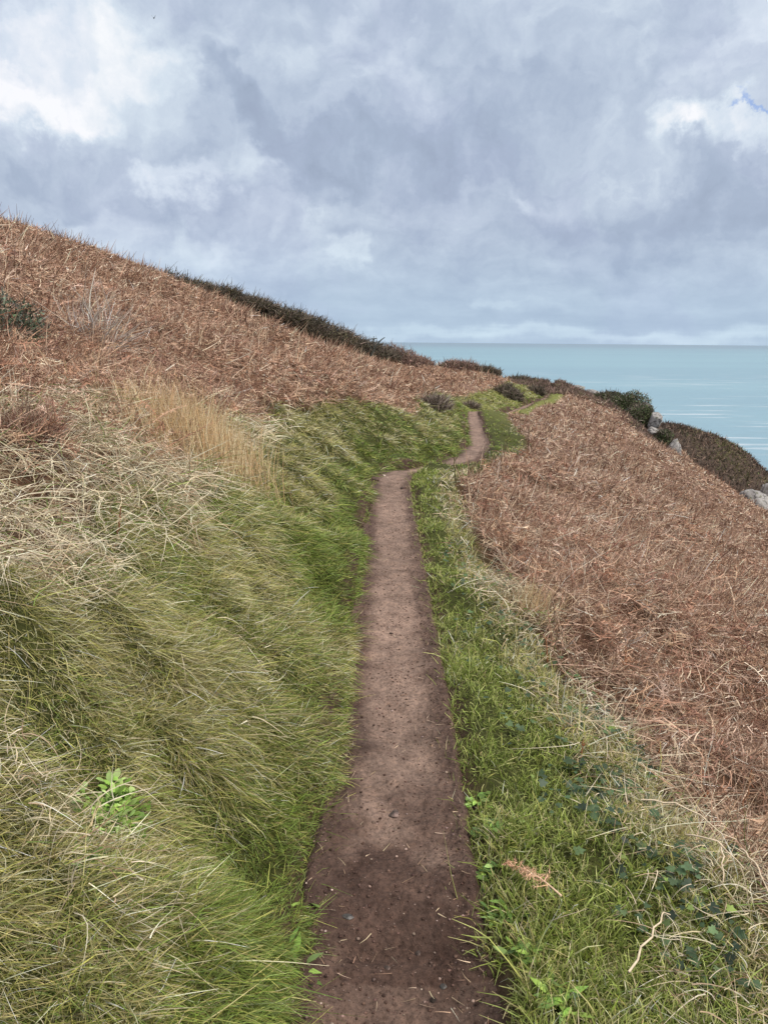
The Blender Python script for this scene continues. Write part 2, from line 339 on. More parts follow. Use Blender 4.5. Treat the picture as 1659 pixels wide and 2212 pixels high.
def _bi(A, x, y):
    i = np.clip(np.searchsorted(gx, x) - 1, 0, nx - 2); j = np.clip(np.searchsorted(gy, y) - 1, 0, ny - 2)
    u = np.clip((x - gx[i]) / (gx[i + 1] - gx[i]), 0, 1); v = np.clip((y - gy[j]) / (gy[j + 1] - gy[j]), 0, 1)
    return (A[j, i] * (1 - u) + A[j, i + 1] * u) * (1 - v) + (A[j + 1, i] * (1 - u) + A[j + 1, i + 1] * u) * v
_SD, _FY, _FZ, _H = [q.reshape(ny, nx) for q in (gsd, gfy, gfz, gz)]
def pathco(x, y): x = np.asarray(x, float); y = np.asarray(y, float); return _bi(_SD, x, y), _bi(_FY, x, y), _bi(_FZ, x, y)
def height(x, y): return _bi(_H, np.asarray(x, float), np.asarray(y, float))
def lerp(a, b, t): return a + (b - a) * t[:, None]
C_ = lambda *a: np.array(a)
bn = fbm(fx_ * 1.3, fy_ * 1.3, 5, 4) * .5 + .5
grassw = np.where(gsd < 0, 1 - sst(-gsd, gL(gfy) - .1, gL(gfy) + .25), 1 - sst(gsd, gR(gfy) - .05, gR(gfy) + .2))
gcol = lerp(C_(.085, .048, .03) * np.ones((len(fx_), 3)), C_(.05, .055, .018) * np.ones((len(fx_), 3)), grassw)
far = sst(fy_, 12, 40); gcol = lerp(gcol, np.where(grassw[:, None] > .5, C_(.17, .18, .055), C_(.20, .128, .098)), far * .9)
soil = 1 - sst(np.abs(gsd), .25, .33); gcol = lerp(gcol, C_(.075, .046, .036) * np.ones_like(gcol), soil)
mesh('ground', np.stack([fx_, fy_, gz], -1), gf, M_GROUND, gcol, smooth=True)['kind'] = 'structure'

# ------------------------------------------------------------------ trodden path
pt = np.concatenate([np.arange(-6, .9, .1), np.arange(.9, 3.2, .006), np.arange(3.2, 6, .015), np.arange(6, 13, .03), np.arange(13, 61.5, .15)])
NP = 140; ps = np.linspace(-.37, .37, NP)
pcx = np.interp(pt, ty, tx); pcz = np.interp(pt, ty, tz)
dxy = np.gradient(pcx, pt); nl = np.sqrt(1 + dxy ** 2)
PXg = pcx[:, None] + ps[None] / nl[:, None]; PYg = pt[:, None] - ps[None] * (dxy / nl)[:, None]
SS = np.broadcast_to(ps, PXg.shape); TT = np.broadcast_to(pt[:, None], PXg.shape)
near = 1 - sst(TT, 6, 14)
ez = pcz[:, None] + .05 * (np.abs(SS) / .24) ** 2.5 * (np.abs(SS) < .5) * .55
ez = ez + fbm(PXg * 5, PYg * 3.2, 21, 3) * .022 + near * ((fbm(PXg * 24, PYg * 24, 22, 4, .6) * .007 + np.maximum(0, fbm(PXg * 60, PYg * 60, 24, 3, .6)) * .009) * (.45 + .75 * np.maximum(1 - sst(TT, 2, 2.6), sst(np.abs(SS), .08, .17))))
ez = ez - .028 * sst(-TT, -1.66, -1.58) + .02 * np.exp(-((TT - 1.9) / .12) ** 2) - .03 * np.exp(-((TT - 1.68) / .04) ** 2)
ez = ez - .15 * sst(np.abs(SS), HW(TT) + .02, HW(TT) + .12)
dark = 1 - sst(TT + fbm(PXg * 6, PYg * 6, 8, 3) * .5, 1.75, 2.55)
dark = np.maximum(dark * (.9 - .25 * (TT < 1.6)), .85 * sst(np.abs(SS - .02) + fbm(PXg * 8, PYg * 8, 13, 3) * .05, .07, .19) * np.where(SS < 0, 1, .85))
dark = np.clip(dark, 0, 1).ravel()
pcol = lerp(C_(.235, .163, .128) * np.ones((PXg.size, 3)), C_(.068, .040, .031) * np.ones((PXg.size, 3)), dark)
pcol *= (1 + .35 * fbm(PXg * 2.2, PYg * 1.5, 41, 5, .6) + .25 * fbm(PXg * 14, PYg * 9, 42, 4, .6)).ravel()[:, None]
pn, pm = PXg.shape; pidx = np.arange(pn * pm).reshape(pn, pm)
pf = np.stack([pidx[:-1, :-1], pidx[:-1, 1:], pidx[1:, 1:], pidx[1:, :-1]], -1).reshape(-1, 4)
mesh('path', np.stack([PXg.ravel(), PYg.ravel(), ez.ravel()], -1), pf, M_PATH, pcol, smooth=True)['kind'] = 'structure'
def pathz(x, y):
    sd, fy, fz = pathco([x], [y]); i = np.argmin(np.abs(pt - fy[0])); j = np.argmin(np.abs(ps - sd[0])); return ez[i, j]
def gz1(x, y): return float(height(np.array([x]), np.array([y]))[0])

# ------------------------------------------------------------------ sea
SEA = -58.0
m, t = mat('sea_water')
P = t.n('ShaderNodeTexCoord').outputs['Object']
n_big = t.noise(t.v('MULTIPLY', P, (.0006, .0022, 1)), 1.0, 4); n_st = t.noise(t.v('MULTIPLY', P, (.0075, .05, 1)), 1.0, 6, .55); n_w = t.noise(t.v('MULTIPLY', P, (.06, .16, 1)), 1.0, 6, .65)
sea = t.mix(t.smooth(n_big.outputs[0], .35, .65), (.118, .265, .33), (.148, .31, .365))
sea = t.mix(t.smooth(n_w.outputs[0], .3, .7, 0, .4), sea, (.07, .165, .19))
msk = t.noise(t.v('MULTIPLY', P, (.0009, .004, 1)), 1.3, 3).outputs[0]
yy = t.n('ShaderNodeSeparateXYZ', {0: P}).outputs[1]
foam = t.m('MULTIPLY', t.smooth(n_st.outputs[0], .55, .63), t.m('MULTIPLY', t.smooth(msk, .42, .54), t.smooth(yy, 2200, 700)))
foam2 = t.smooth(t.noise(t.v('MULTIPLY', P, (.02, .05, 1)), 1.0, 8, .75).outputs[0], .68, .74, 0, .5)
sea = t.mix(t.m('MAXIMUM', t.m('MULTIPLY', foam, .85), t.m('MULTIPLY', foam2, t.smooth(yy, 900, 400))), sea, (.50, .55, .57))
bmp = t.n('ShaderNodeBump', {'Height': n_w.outputs[0], 'Strength': .5, 'Distance': 1.2})
sea = t.mix(t.smooth(yy, 2500, 16000, 0, .75), sea, (.075, .135, .19))  # cloud shadow below the horizon, painted into the water colour
df = t.n('ShaderNodeBsdfDiffuse', {0: sea}); gl = t.n('ShaderNodeBsdfGlossy', {0: (1, 1, 1, 1), 1: .28, 'Normal': bmp.outputs[0]})
mx = t.n('ShaderNodeMixShader', {0: .42, 1: df.outputs[0], 2: gl.outputs[0]})
t.n('ShaderNodeOutputMaterial', {0: mx.outputs[0]}); M_SEA = m
rr = np.concatenate([[0], np.geomspace(30, 70000, 60)]); th = np.linspace(0, 2 * math.pi, 97)[:-1]
V = [(0, 0, SEA)] + [(a * math.cos(b), a * math.sin(b), SEA) for a in rr[1:] for b in th]
Fq = []; Ft = [(0, 1 + i, 1 + (i + 1) % 96) for i in range(96)]
for i in range(59):
    b0 = 1 + i * 96; Fq += [(b0 + j, b0 + 96 + j, b0 + 96 + (j + 1) % 96, b0 + (j + 1) % 96) for j in range(96)]
mesh('sea', np.array(V), [np.array(Ft), np.array(Fq)], M_SEA)['kind'] = 'structure'

# ------------------------------------------------------------------ ribbons
def unit(v): return v / (np.linalg.norm(v, axis=-1, keepdims=True) + 1e-9)
class Rib:
    def __init__(s): s.V = []; s.F = []; s.C = []; s.n = 0
    def add(s, P, W, side, c0, c1):
        """P (N,K,3) centre lines, W (N,K) half widths, side (N,3), colours (N,3) root and tip"""
        N, K, _ = P.shape
        V = np.stack([P - side[:, None] * W[..., None], P + side[:, None] * W[..., None]], 2).reshape(-1, 3)
        base = np.arange(N)[:, None] * K * 2 + s.n; k = np.arange(K - 1) * 2
        f = np.stack([base + k, base + k + 1, base + k + 3, base + k + 2], -1).reshape(-1, 4)
        tt = np.linspace(0, 1, K)[None, :, None]; C = c0[:, None] * (1 - tt) + c1[:, None] * tt
        C = np.repeat(C[:, :, None], 2, 2).reshape(-1, 3)
        s.V.append(V.astype(np.float32)); s.F.append(f.astype(np.int32)); s.C.append(C.astype(np.float32)); s.n += len(V)
    def build(s, name, m, parent=None):
        return mesh(name, np.concatenate(s.V), np.concatenate(s.F), m, np.concatenate(s.C), parent)
def U(a, b, n): return rng.uniform(a, b, n)
def rdir(n, flat=1.0):
    v = rng.normal(size=(n, 3)); v[:, 2] *= flat; return unit(v)
def blades(rib, P, L, Wd, d0, bend, c0, c1, K=4, grav=1.0, twist=None):
    """stems start along d0 and droop: bend (N,3) is the sideways/downward pull at the tip"""
    n = len(P); tt = np.linspace(0, 1, K)[None, :, None]
    Q = P[:, None] + L[:, None, None] * (d0[:, None] * tt + bend[:, None] * tt ** 2)
    wp = (1 - np.linspace(0, 1, K) ** 1.6 * .85)[None] * Wd[:, None]
    ax = unit(d0 + bend); sd = rdir(n); sd = unit(np.cross(ax, sd))
    rib.add(Q, wp, sd, c0, c1)
def scatter(n, r0, r1, p=2.0, a0=-42, a1=42, wide=32):
    u = U(0, 1, n); e = 2 - p
    r = r0 * (r1 / r0) ** u if abs(e) < 1e-6 else (r0 ** e + u * (r1 ** e - r0 ** e)) ** (1 / e)
    k = np.interp(r, [2, 5], [1, wide / 42.]); a = np.radians(U(a0, a1, n) * k)
    return r * np.sin(a), r * np.cos(a), r
def pick(pal, n, wts=None):
    pal = np.array(pal); i = rng.choice(len(pal), n, p=None if wts is None else np.array(wts) / np.sum(wts)); return pal[i]
def vary(c, a=.18): return np.minimum(c * np.exp(rng.normal(size=(len(c), 1)) * a * 1.25) * (1 + rng.uniform(-.05, .05, c.shape)), .88)
def slope(x, y):
    e = .12; h0 = height(x, y); return h0, (height(x + e, y) - h0) / e, (height(x, y + e) - h0) / e
PXW = 1 / 768.0     # angular size of a pixel
def wmin(r, w, px=.42): return np.maximum(w, r * PXW * px)

STRAW = (.52, .44, .20); PALE = (.76, .66, .44); OLIVE = (.29, .27, .075); GREEN = (.155, .205, .045); VIV = (.22, .305, .05); DEEP = (.045, .055, .015); YEL = (.43, .42, .11)  # DEEP: root green, darkened to paint in shade between blades

def tufts(n, r0, r1, p, per, rad, wide=32, a0=-42, a1=42):
    """blade roots gathered in tufts; gives the outward lean of each blade and the tuft it belongs to"""
    nt = max(1, n // per); cx_, cy_, cr = scatter(nt, r0, r1, p, a0, a1, wide); tid = rng.integers(0, nt, n)
    size = rad * np.exp(rng.normal(size=nt) * .3) * (1 + cr * .07); a = U(0, 6.28, n); q = np.sqrt(-2 * np.log(U(.01, 1, n))) * .8
    ox, oy = np.cos(a) * q, np.sin(a) * q
    x = cx_[tid] + ox * size[tid]; y = cy_[tid] + oy * size[tid]
    return x, y, np.hypot(x, y), ox, oy, tid
def thash(tid, s): return _h(tid, tid * 0 + s, 5)
def bank_grass(n, r0, r1, K, Ls, p=1.8, per=34, a0=-42, a1=42):
    x, y, r, ox, oy, tid = tufts(n, r0, r1, p, per, .030, 32, a0, a1)
    sd, fy, fz = pathco(x, y)
    jag = fbm(x * 2.5, y * 2.5, 15, 3) * .25
    edge = HW(fy) - .012 + fbm(x * 3, y * 3, 61, 3) * .05 + fbm(x * 14, y * 14, 66, 2) * .045 - .05 * sst(fy, 8.8, 9.4) * (1 - sst(fy, 11.5, 12.5))
    k = (sd < -edge) & (-sd < gL(fy) + jag + .12) & (y > .3)
    x, y, r, sd, fy, fz, ox, oy, tid = [q[k] for q in (x, y, r, sd, fy, fz, ox, oy, tid)]; n = len(x)
    h, gx_, gy_ = slope(x, y)
    tu = tuss(sd, fy) / .09
    low = 1 - sst(-sd, .25, .8)
    zone = fbm(x * 1.1, y * 1.1, 44, 3)
    pg = np.clip(.08 + .60 * low + .8 * zone - .25 * tu + .20 * sst(y, 1.8, 3) * (1 - sst(y, 6, 9)), .04, .95)
    pg = np.clip(pg + .18 * sst(y, 9, 14), 0, .9)
    u = .55 * thash(tid, 1) + .45 * U(0, 1, n)
    c0 = pick([DEEP, GREEN, OLIVE], n, [.5, .3, .2])  # roots greener by nature, their dark share paints the shaded gaps
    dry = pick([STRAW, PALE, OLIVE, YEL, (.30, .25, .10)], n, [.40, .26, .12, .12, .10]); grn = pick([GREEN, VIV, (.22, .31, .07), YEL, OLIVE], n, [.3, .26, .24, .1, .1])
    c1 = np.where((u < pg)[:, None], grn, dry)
    dn = unit(np.stack([-gx_, -gy_, -(gx_ ** 2 + gy_ ** 2)], -1) + 1e-6)
    comb = fbm(x * 2.2, y * 2.2, 91, 2)[:, None] * np.array([[.5, -.6, 0]])
    nrm = unit(np.stack([-gx_, -gy_, np.ones(n)], -1))
    rad_ = np.stack([ox, oy, 0 * ox], -1)
    d0 = unit(nrm * .80 + rad_ * .50 + dn * .18 + comb * .4 + rng.normal(size=(n, 3)) * .5)
    bend = (dn * .25 + np.array([[0, 0, -.5]]) + rng.normal(size=(n, 3)) * .45)
    L = U(.5, 1.35, n) * Ls * (.75 + .25 * sst(-sd, .2, .6)) * (1 + .5 * np.clip(tu, -.5, 1)); L *= np.where(rng.random(n) < .05, 1.5, 1) * (.7 + .6 * thash(tid, 3))
    P = np.stack([x, y, h - .01], -1)
    return P, L, wmin(r, U(.0007, .0018, n) * np.where(rng.random(n) < .08, 1.6, 1), .38), d0, bend, vary(c0), vary(c1 * (.65 + .7 * thash(tid, 2))[:, None], .25), K
RB = Rib()
for a in ((330000, .8, 3.6, 5, .052, 1.5, 30), (300000, 3.2, 8, 4, .060, 1.6, 26), (200000, 7, 62, 3, .085, 1.8, 22), (380000, 8, 30, 3, .070, 1.5, 24, -32, 16), (150000, 1.1, 6, 4, .060, 1.5, 22, -24, 3), (70000, 32, 62, 3, .10, 1.2, 16, 3, 22)):
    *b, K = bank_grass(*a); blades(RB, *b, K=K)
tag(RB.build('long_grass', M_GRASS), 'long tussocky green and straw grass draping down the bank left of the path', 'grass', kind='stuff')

def verge_grass(n, r0, r1, K, p=1.9):
    x, y, r, ox, oy, tid = tufts(n, r0, r1, p, 16, .016); sd, fy, fz = pathco(x, y)
    jag = fbm(x * 3, y * 3, 16, 3) * .14; edge = HW(fy) + fbm(x * 4, y * 4, 62, 3) * .055 + fbm(x * 14, y * 14, 67, 2) * .05
    k = (sd > edge) & (sd < gR(fy) + jag + .05) & (y > .3)
    x, y, r, sd, fy, ox, oy, tid = [q[k] for q in (x, y, r, sd, fy, ox, oy, tid)]; n = len(x); h = height(x, y)
    ed = sst(sd, gR(fy) - .28, gR(fy) + .02) * .75 + .1
    zone = fbm(x * 2.4, y * 2.4, 45, 3)
    u = .5 * thash(tid, 1) + .5 * U(0, 1, n); c0 = pick([DEEP, GREEN, (.12, .16, .03)], n, [.3, .5, .2])
    grn = pick([VIV, GREEN, (.31, .38, .095), (.43, .46, .16)], n, [.26, .2, .32, .22]); dry = pick([PALE, STRAW, YEL, (.56, .52, .26)], n)
    ed = ed + 0
    c1 = np.where((u < ed + .25 * zone + .15)[:, None], dry, grn)
    d0 = unit(np.array([[.05, 0, .9]]) + np.stack([ox, oy, 0 * ox], -1) * .35 + rng.normal(size=(n, 3)) * .36); bend = np.array([[0, 0, -.35]]) + rng.normal(size=(n, 3)) * .35
    L = U(.02, .058, n) * (1 + .5 * zone) * (1 + .5 * ed); L *= np.where(rng.random(n) < .06, 1.8, 1)
    return np.stack([x, y, h - .005], -1), L, wmin(r, U(.0012, .0027, n)), d0, bend, vary(c0 * 1.15), vary(c1 * (.85 + .6 * thash(tid, 2))[:, None] * np.array([[1.08, 1., 1.1]]), .22), K
RB = Rib()
for a in ((210000, .8, 3.6, 4, 1.5), (210000, 3.2, 9, 3, 1.6), (120000, 8, 62, 3, 1.9)):
    *b, K = verge_grass(*a); blades(RB, *b, K=K)
tag(RB.build('verge_grass', M_GRASS), 'short bright green turf with pale tips along the right edge of the path', 'grass', kind='stuff')

# dead pale grass: left slope patch, and the seam between verge and bracken
def gP(y): return np.interp(y, [1, 2, 3, 4.5, 6, 8, 9], [3.5, 3.2, 3.0, 2.3, 1.9, 1.5, 1.2])
def dead_grass(n, r0, r1, K, p=1.7):
    x, y, r = scatter(n, r0, r1, p); sd, fy, fz = pathco(x, y)
    jag = fbm(x * 2, y * 2, 17, 3) * .35
    lf = (-sd > gL(fy) - .15 + jag) & (-sd < gP(fy) + jag * 1.6) & (y > 1.6) & (y < 9)
    iv = (sd > .62) & (sd < 1.25) & (y < 3.2) & (rng.random(n) < .22)
    lf2 = (sd < -.45) & (y < 3.2) & (rng.random(n) < .08 + .6 * fbm(x * 2.5, y * 2.5, 20, 2))
    thin = rng.random(n) < .22 + .9 * fbm(x * 1.2, y * 1.2, 19, 2)
    rt = (sd > gR(fy) - .12 + jag * .3) & (sd < gR(fy) + .22 + jag * .4) & thin
    k = lf | rt | lf2 | iv; lfk = (lf | lf2)[k]; x, y, r, sd, fy = [q[k] for q in (x, y, r, sd, fy)]; n = len(x); h, gx_, gy_ = slope(x, y)
    dn = unit(np.stack([-gx_, -gy_, -(gx_ ** 2 + gy_ ** 2)], -1) + 1e-6)
    nr_ = (y < 3.2) & lfk & (-sd < gL(fy) - .1)
    c = pick([(.76, .67, .50), (.66, .56, .38), (.50, .38, .25), (.30, .19, .12), (.17, .24, .06)], n, [.34, .26, .18, .12, .10])
    a = rng.normal(size=(n, 3)) * np.array([[.8, .8, .35]])
    d0 = unit(a + dn * .35 * lfk[:, None] + np.array([[0, 0, .35]])); bend = np.array([[0, 0, -.5]]) + rng.normal(size=(n, 3)) * .6
    L = U(.05, .19, n) * np.where(lfk, 1.1, .7) * np.where(nr_, .62, 1); hh = U(0, .12, n) * np.where(lfk, 1, .6)
    return np.stack([x, y, h + hh], -1), L, wmin(r, U(.0010, .0026, n) * np.where(y < 3, .7, 1)), d0, bend, vary(c * .8), vary(c), K
RB = Rib()
for a in ((60000, .9, 4.5, 6), (60000, 4, 10, 5), (30000, 10, 60, 3)):
    *b, K = dead_grass(*a); blades(RB, *b, K=K)
tag(RB.build('dead_grass', M_DRY), 'bleached curling dead grass on the slope and along the bracken edge', 'dead grass', kind='stuff')

# ------------------------------------------------------------------ bracken
RUST = [(.39, .238, .158), (.52, .355, .255), (.66, .49, .355), (.21, .12, .082), (.115, .07, .05), (.84, .72, .57), (.45, .30, .235)]
def bracken(n, r0, r1, K, p, mode, px=.42):
    x, y, r, ox, oy, tid = tufts(n, r0, r1, p, 14, .055, 33); sd, fy, fz = pathco(x, y)
    jag = fbm(x * 1.5, y * 1.5, 18, 3) * .3
    lf = (-sd > np.maximum(gL(fy) + jag, np.where(y < 8.5, gP(fy) + jag * 1.4, 0))) & (y > 1.8); rt = (sd > gR(fy) + .12 + jag * .35)
    hd = heath(x, y)
    k = (lf | rt) & (y < 61) & (x < 26) & (rng.random(n) > hd * .8) & (x > -26) & (thash(tid, 9) < .72 + 1.1 * fbm(x * 2.2, y * 2.2, 48, 3) + .3 * sst(r, 15, 25))
    x, y, r, sd, fy, ox, oy, tid = [q[k] for q in (x, y, r, sd, fy, ox, oy, tid)]; n = len(x); h, gx_, gy_ = slope(x, y)
    zone = fbm(x * .6, y * .6, 46, 4); z2 = fbm(x * 3, y * 3, 47, 2)
    dn = unit(np.stack([-gx_, -gy_, -(gx_ ** 2 + gy_ ** 2)], -1) + 1e-6)
    i = np.clip(np.where(rng.random(n) < .6, thash(tid, 1), rng.random(n)) + zone * .15, 0, .999)
    w8 = np.cumsum([.22, .24, .16, .14, .07, .07, .10]); c = np.array(RUST)[np.minimum(np.searchsorted(w8, i), 6)]
    c = np.where((sd < 0)[:, None], c * np.array([[1.0, .95, .92]]), c)
    depth = .16 + .10 * np.clip(z2 + zone, -1, 1) * 1.0
    depth *= np.where(sd > 0, sst(sd - gR(fy), -.1, .5) * .75 + .25, 1)
    if mode == 'litter':
        hh = depth * np.sqrt(.5 * thash(tid, 4) + .5 * U(0, 1, n)); d0 = unit(rng.normal(size=(n, 3)) * np.array([[1, 1, .55]]) * .75 + np.stack([ox, oy, 0 * ox + .2], -1) * .45 + dn * .25)
        bend = rng.normal(size=(n, 3)) * .5 + np.array([[0, 0, -.15]]); L = U(.035, .15, n) * np.where(rng.random(n) < .12, 1.7, 1); wd = U(.0011, .0030, n)
    elif mode == 'stem':
        hh = np.zeros(n); d0 = unit(np.array([[0, 0, 1.0]]) + rng.normal(size=(n, 3)) * .38 + dn * .15)
        bend = rng.normal(size=(n, 3)) * .16 + dn * .1; L = U(.18, .50, n); wd = U(.0013, .0024, n)
        c = pick([(.26, .14, .09), (.40, .25, .17), (.16, .085, .06), (.60, .45, .32)], n)
    return np.stack([x, y, h + hh], -1), L, wmin(r, wd, px), d0, bend, vary(c * .85), vary(c * (.7 + .6 * thash(tid, 5))[:, None], .22), K
CREST = [tuple(at(*q)[:2]) for q in ((1215, 850, 58), (1281, 850, 56), (1329, 886, 54), (1392, 921, 51), (1410, 938, 49.5), (1450, 980, 47), (1480, 1000, 46))]
def heath(x, y):
    """darker scrub along the far skyline"""
    a = sst(y, 50.5, 53.5) * (x > -3) * (1 - sst(x, 11.5, 12.5))
    b = np.exp(-(((x - 14.2) / 2.3) ** 2 + ((y - 53.5) / 3.4) ** 2) ** 1.5)
    c = np.exp(-(((x - 16.6) / 1.3) ** 2 + ((y - 48) / 4.5) ** 2) ** 1.5)
    cl_ = np.full(np.shape(x), 99.)
    for (x0, y0), (x1, y1) in zip(CREST[:-1], CREST[1:]):
        t_ = np.clip(((x - x0) * (x1 - x0) + (y - y0) * (y1 - y0)) / ((x1 - x0) ** 2 + (y1 - y0) ** 2), 0, 1)
        cl_ = np.minimum(cl_, np.hypot(x - x0 - t_ * (x1 - x0), y - y0 - t_ * (y1 - y0)))
    c = np.maximum(c, 1 - sst(cl_ + fbm(x * .9, y * .9, 72, 3) * 1.2, .9, 2.6))
    return np.clip(a + b * 1.3 + c * 1.2 + fbm(x * .8, y * .8, 71, 3) * .3 * ((a + b + c) > .1), 0, 1)
RB = Rib()
for a in ((130000, 1.2, 6, 4, 1.4, 'litter'), (280000, 5, 16, 4, 1.5, 'litter', .38), (430000, 14, 66, 3, 1.6, 'litter', .40), (5000, 1.5, 7, 5, 1.5, 'stem'), (12000, 6, 20, 4, 1.5, 'stem'), (26000, 18, 64, 3, 1.6, 'stem')):
    *b, K = bracken(*a); blades(RB, *b, K=K)
# crumpled fronds with their leaflets, near the camera
def fronds(n, r0, r1, nl=22):
    x, y, r = scatter(n, r0, r1, 1.5); sd, fy, fz = pathco(x, y)
    k = ((sd > gR(fy) + .18) | ((-sd > gP(fy) - 1.2) & (y > 1.9) & (-sd > gL(fy)))) & (y < 14); x, y, r = x[k], y[k], r[k]; n = len(x); h = height(x, y)
    P = np.stack([x, y, h + U(.05, .25, n)], -1); d0 = unit(rng.normal(size=(n, 3)) * np.array([[1, 1, .4]])); bend = rng.normal(size=(n, 3)) * .3 + np.array([[0, 0, -.25]])
    L = U(.14, .32, n); c = vary(pick([(.38, .21, .14), (.48, .31, .21), (.26, .14, .095), (.60, .44, .33)], n))
    blades(RB, P, L, wmin(r, np.full(n, .0012)), d0, bend, c, c, K=5)
    tt = np.linspace(.12, 1, nl)[None, :, None]; Q = (P[:, None] + L[:, None, None] * (d0[:, None] * tt + bend[:, None] * tt ** 2)).reshape(-1, 3)
    ax = np.repeat(unit(d0 + bend), nl, 0); sg = np.tile(np.where(np.arange(nl) % 2 == 0, 1, -1), n)[:, None]
    sdv = np.repeat(unit(np.cross(unit(d0 + bend), rdir(n))), nl, 0) * sg
    l2 = np.repeat(L, nl) * (.26 * (1.1 - np.tile(np.linspace(.12, 1, nl), n))); N = n * nl
    blades(RB, Q, l2, wmin(np.repeat(r, nl), U(.0016, .0034, N), .5), unit(sdv + ax * .35 + rng.normal(size=(N, 3)) * .25), rng.normal(size=(N, 3)) * .45, np.repeat(c, nl, 0), vary(np.repeat(c, nl, 0), .25), K=3)
fronds(2600, 1.3, 6); fronds(4200, 5, 14, 14)
tag(RB.build('dead_bracken', M_DRY), 'collapsed rust brown winter bracken covering the slopes on both sides', 'bracken', kind='stuff')

# scrub on the far skyline
RB = Rib()
x, y, r = scatter(420000, 40, 68, 1.5, -6, 24, 42); hd = heath(x, y); k = (hd * 1.1 > rng.random(len(x))) & (y < 63)
x, y, r = x[k], y[k], r[k]; n = len(x); h = height(x, y)
c = vary(pick([(.19, .125, .10), (.26, .18, .145), (.12, .085, .065), (.33, .23, .18), (.10, .11, .045)], n, [.3, .28, .2, .12, .1]), .3)
blades(RB, np.stack([x, y, h + U(0, .15, n) * (.6 + .5 * fbm(x, y, 5, 2))], -1), U(.10, .28, n), wmin(r, U(.004, .008, n), .4), unit(rng.normal(size=(n, 3)) + np.array([[0, 0, .9]])), rng.normal(size=(n, 3)) * .3, c * .8, c, K=3)
tag(RB.build('heather_scrub', M_DRY), 'dark purple brown heather and bramble scrub along the far crest', 'heather', kind='stuff')

# ------------------------------------------------------------------ the far headland
hx = np.linspace(18, 110, 150); hy = np.linspace(62, 170, 130); HX, HY = np.meshgrid(hx, hy)
sk = np.array([at(px, py, 95) for px, py in ((1380, 935), (1425, 908), (1480, 917), (1540, 936), (1590, 958), (1630, 988), (1662, 1016), (1720, 1072), (1800, 1170), (1950, 1400), (2200, 1900))])
rz = np.interp(HX, sk[:, 0], sk[:, 2]) - .35
dyf = 95 + (HX - 40) * .25 - HY
HZ = rz - np.where(dyf > 0, .52 * dyf + .012 * dyf ** 2, -.65 * dyf + .02 * dyf ** 2) * sst(np.abs(dyf), 0, 8)
HZ += fbm(HX * .16, HY * .16, 81, 4) * 1.6 * sst(np.abs(dyf), 1, 9) + fbm(HX * .7, HY * .7, 82, 3) * .3
hi = np.arange(HX.size).reshape(HX.shape); hf = np.stack([hi[:-1, :-1], hi[:-1, 1:], hi[1:, 1:], hi[1:, :-1]], -1).reshape(-1, 4)
hn = fbm(HX * .22, HY * .22, 83, 4).ravel()
hc = np.where((hn > .75)[:, None], C_(.075, .085, .035), C_(.075, .055, .045))
mesh('headland', np.stack([HX.ravel(), HY.ravel(), HZ.ravel()], -1), hf, M_GROUND, hc, smooth=True)['kind'] = 'structure'
def hh_(x, y):
    i = np.clip((x - hx[0]) / (hx[1] - hx[0]), 0, 148.99); j = np.clip((y - hy[0]) / (hy[1] - hy[0]), 0, 128.99)
    a = i.astype(int); b = j.astype(int); u = i - a; v = j - b
    return (HZ[b, a] * (1 - u) + HZ[b, a + 1] * u) * (1 - v) + (HZ[b + 1, a] * (1 - u) + HZ[b + 1, a + 1] * u) * v
RB = Rib(); n = 90000
x = U(28, 62, n); y = U(70, 112, n); h = hh_(x, y); zn = fbm(x * .22, y * .22, 83, 4); k = h > -45; x, y, h, zn = x[k], y[k], h[k], zn[k]; n = len(x)
c = vary(np.where((zn + rng.normal(size=n) * .18 > .5)[:, None], pick([(.13, .13, .055), (.10, .11, .045), (.22, .18, .09)], n), pick([(.14, .10, .08), (.10, .075, .06), (.20, .135, .10), (.26, .18, .13), (.07, .06, .045)], n)), .4)
blades(RB, np.stack([x, y, h], -1), U(.2, .55, n), U(.03, .06, n), unit(rng.normal(size=(n, 3)) + np.array([[0, 0, .9]])), rng.normal(size=(n, 3)) * .3, c * .8, c, K=3)
tag(RB.build('headland_scrub', M_DRY), 'dark brown and green scrub clothing the further headland above the sea', 'scrub', kind='stuff')

# ------------------------------------------------------------------ placing helpers
def hit(px, py, dmax=70.):
    d = ray(px, py); dd = np.geomspace(.8, dmax, 4000); X_ = d[0] * dd; Y0 = d[1] * dd; Z0 = 1.5 + d[2] * dd
    k = np.argmax(Z0 < height(X_, Y0)); return np.array((X_[k], Y0[k], Z0[k]))
def tube(pts, rad, seg=6):
    pts = np.asarray(pts, float); rad = np.broadcast_to(rad, (len(pts),)); tg = unit(np.gradient(pts, axis=0))
    a = unit(np.cross(tg, np.array([.3, .2, .93]) if abs(tg[0, 2]) < .9 else np.array([1., 0, 0]))); b = np.cross(tg, a)
    an = np.linspace(0, 2 * math.pi, seg, endpoint=False)
    V = (pts[:, None] + rad[:, None, None] * (a[:, None] * np.cos(an)[None, :, None] + b[:, None] * np.sin(an)[None, :, None])).reshape(-1, 3)
    i = np.arange(len(pts) - 1)[:, None] * seg; j = np.arange(seg)[None]
    f = np.stack([i + j, i + (j + 1) % seg, i + seg + (j + 1) % seg, i + seg + j], -1).reshape(-1, 4)
    return V, f
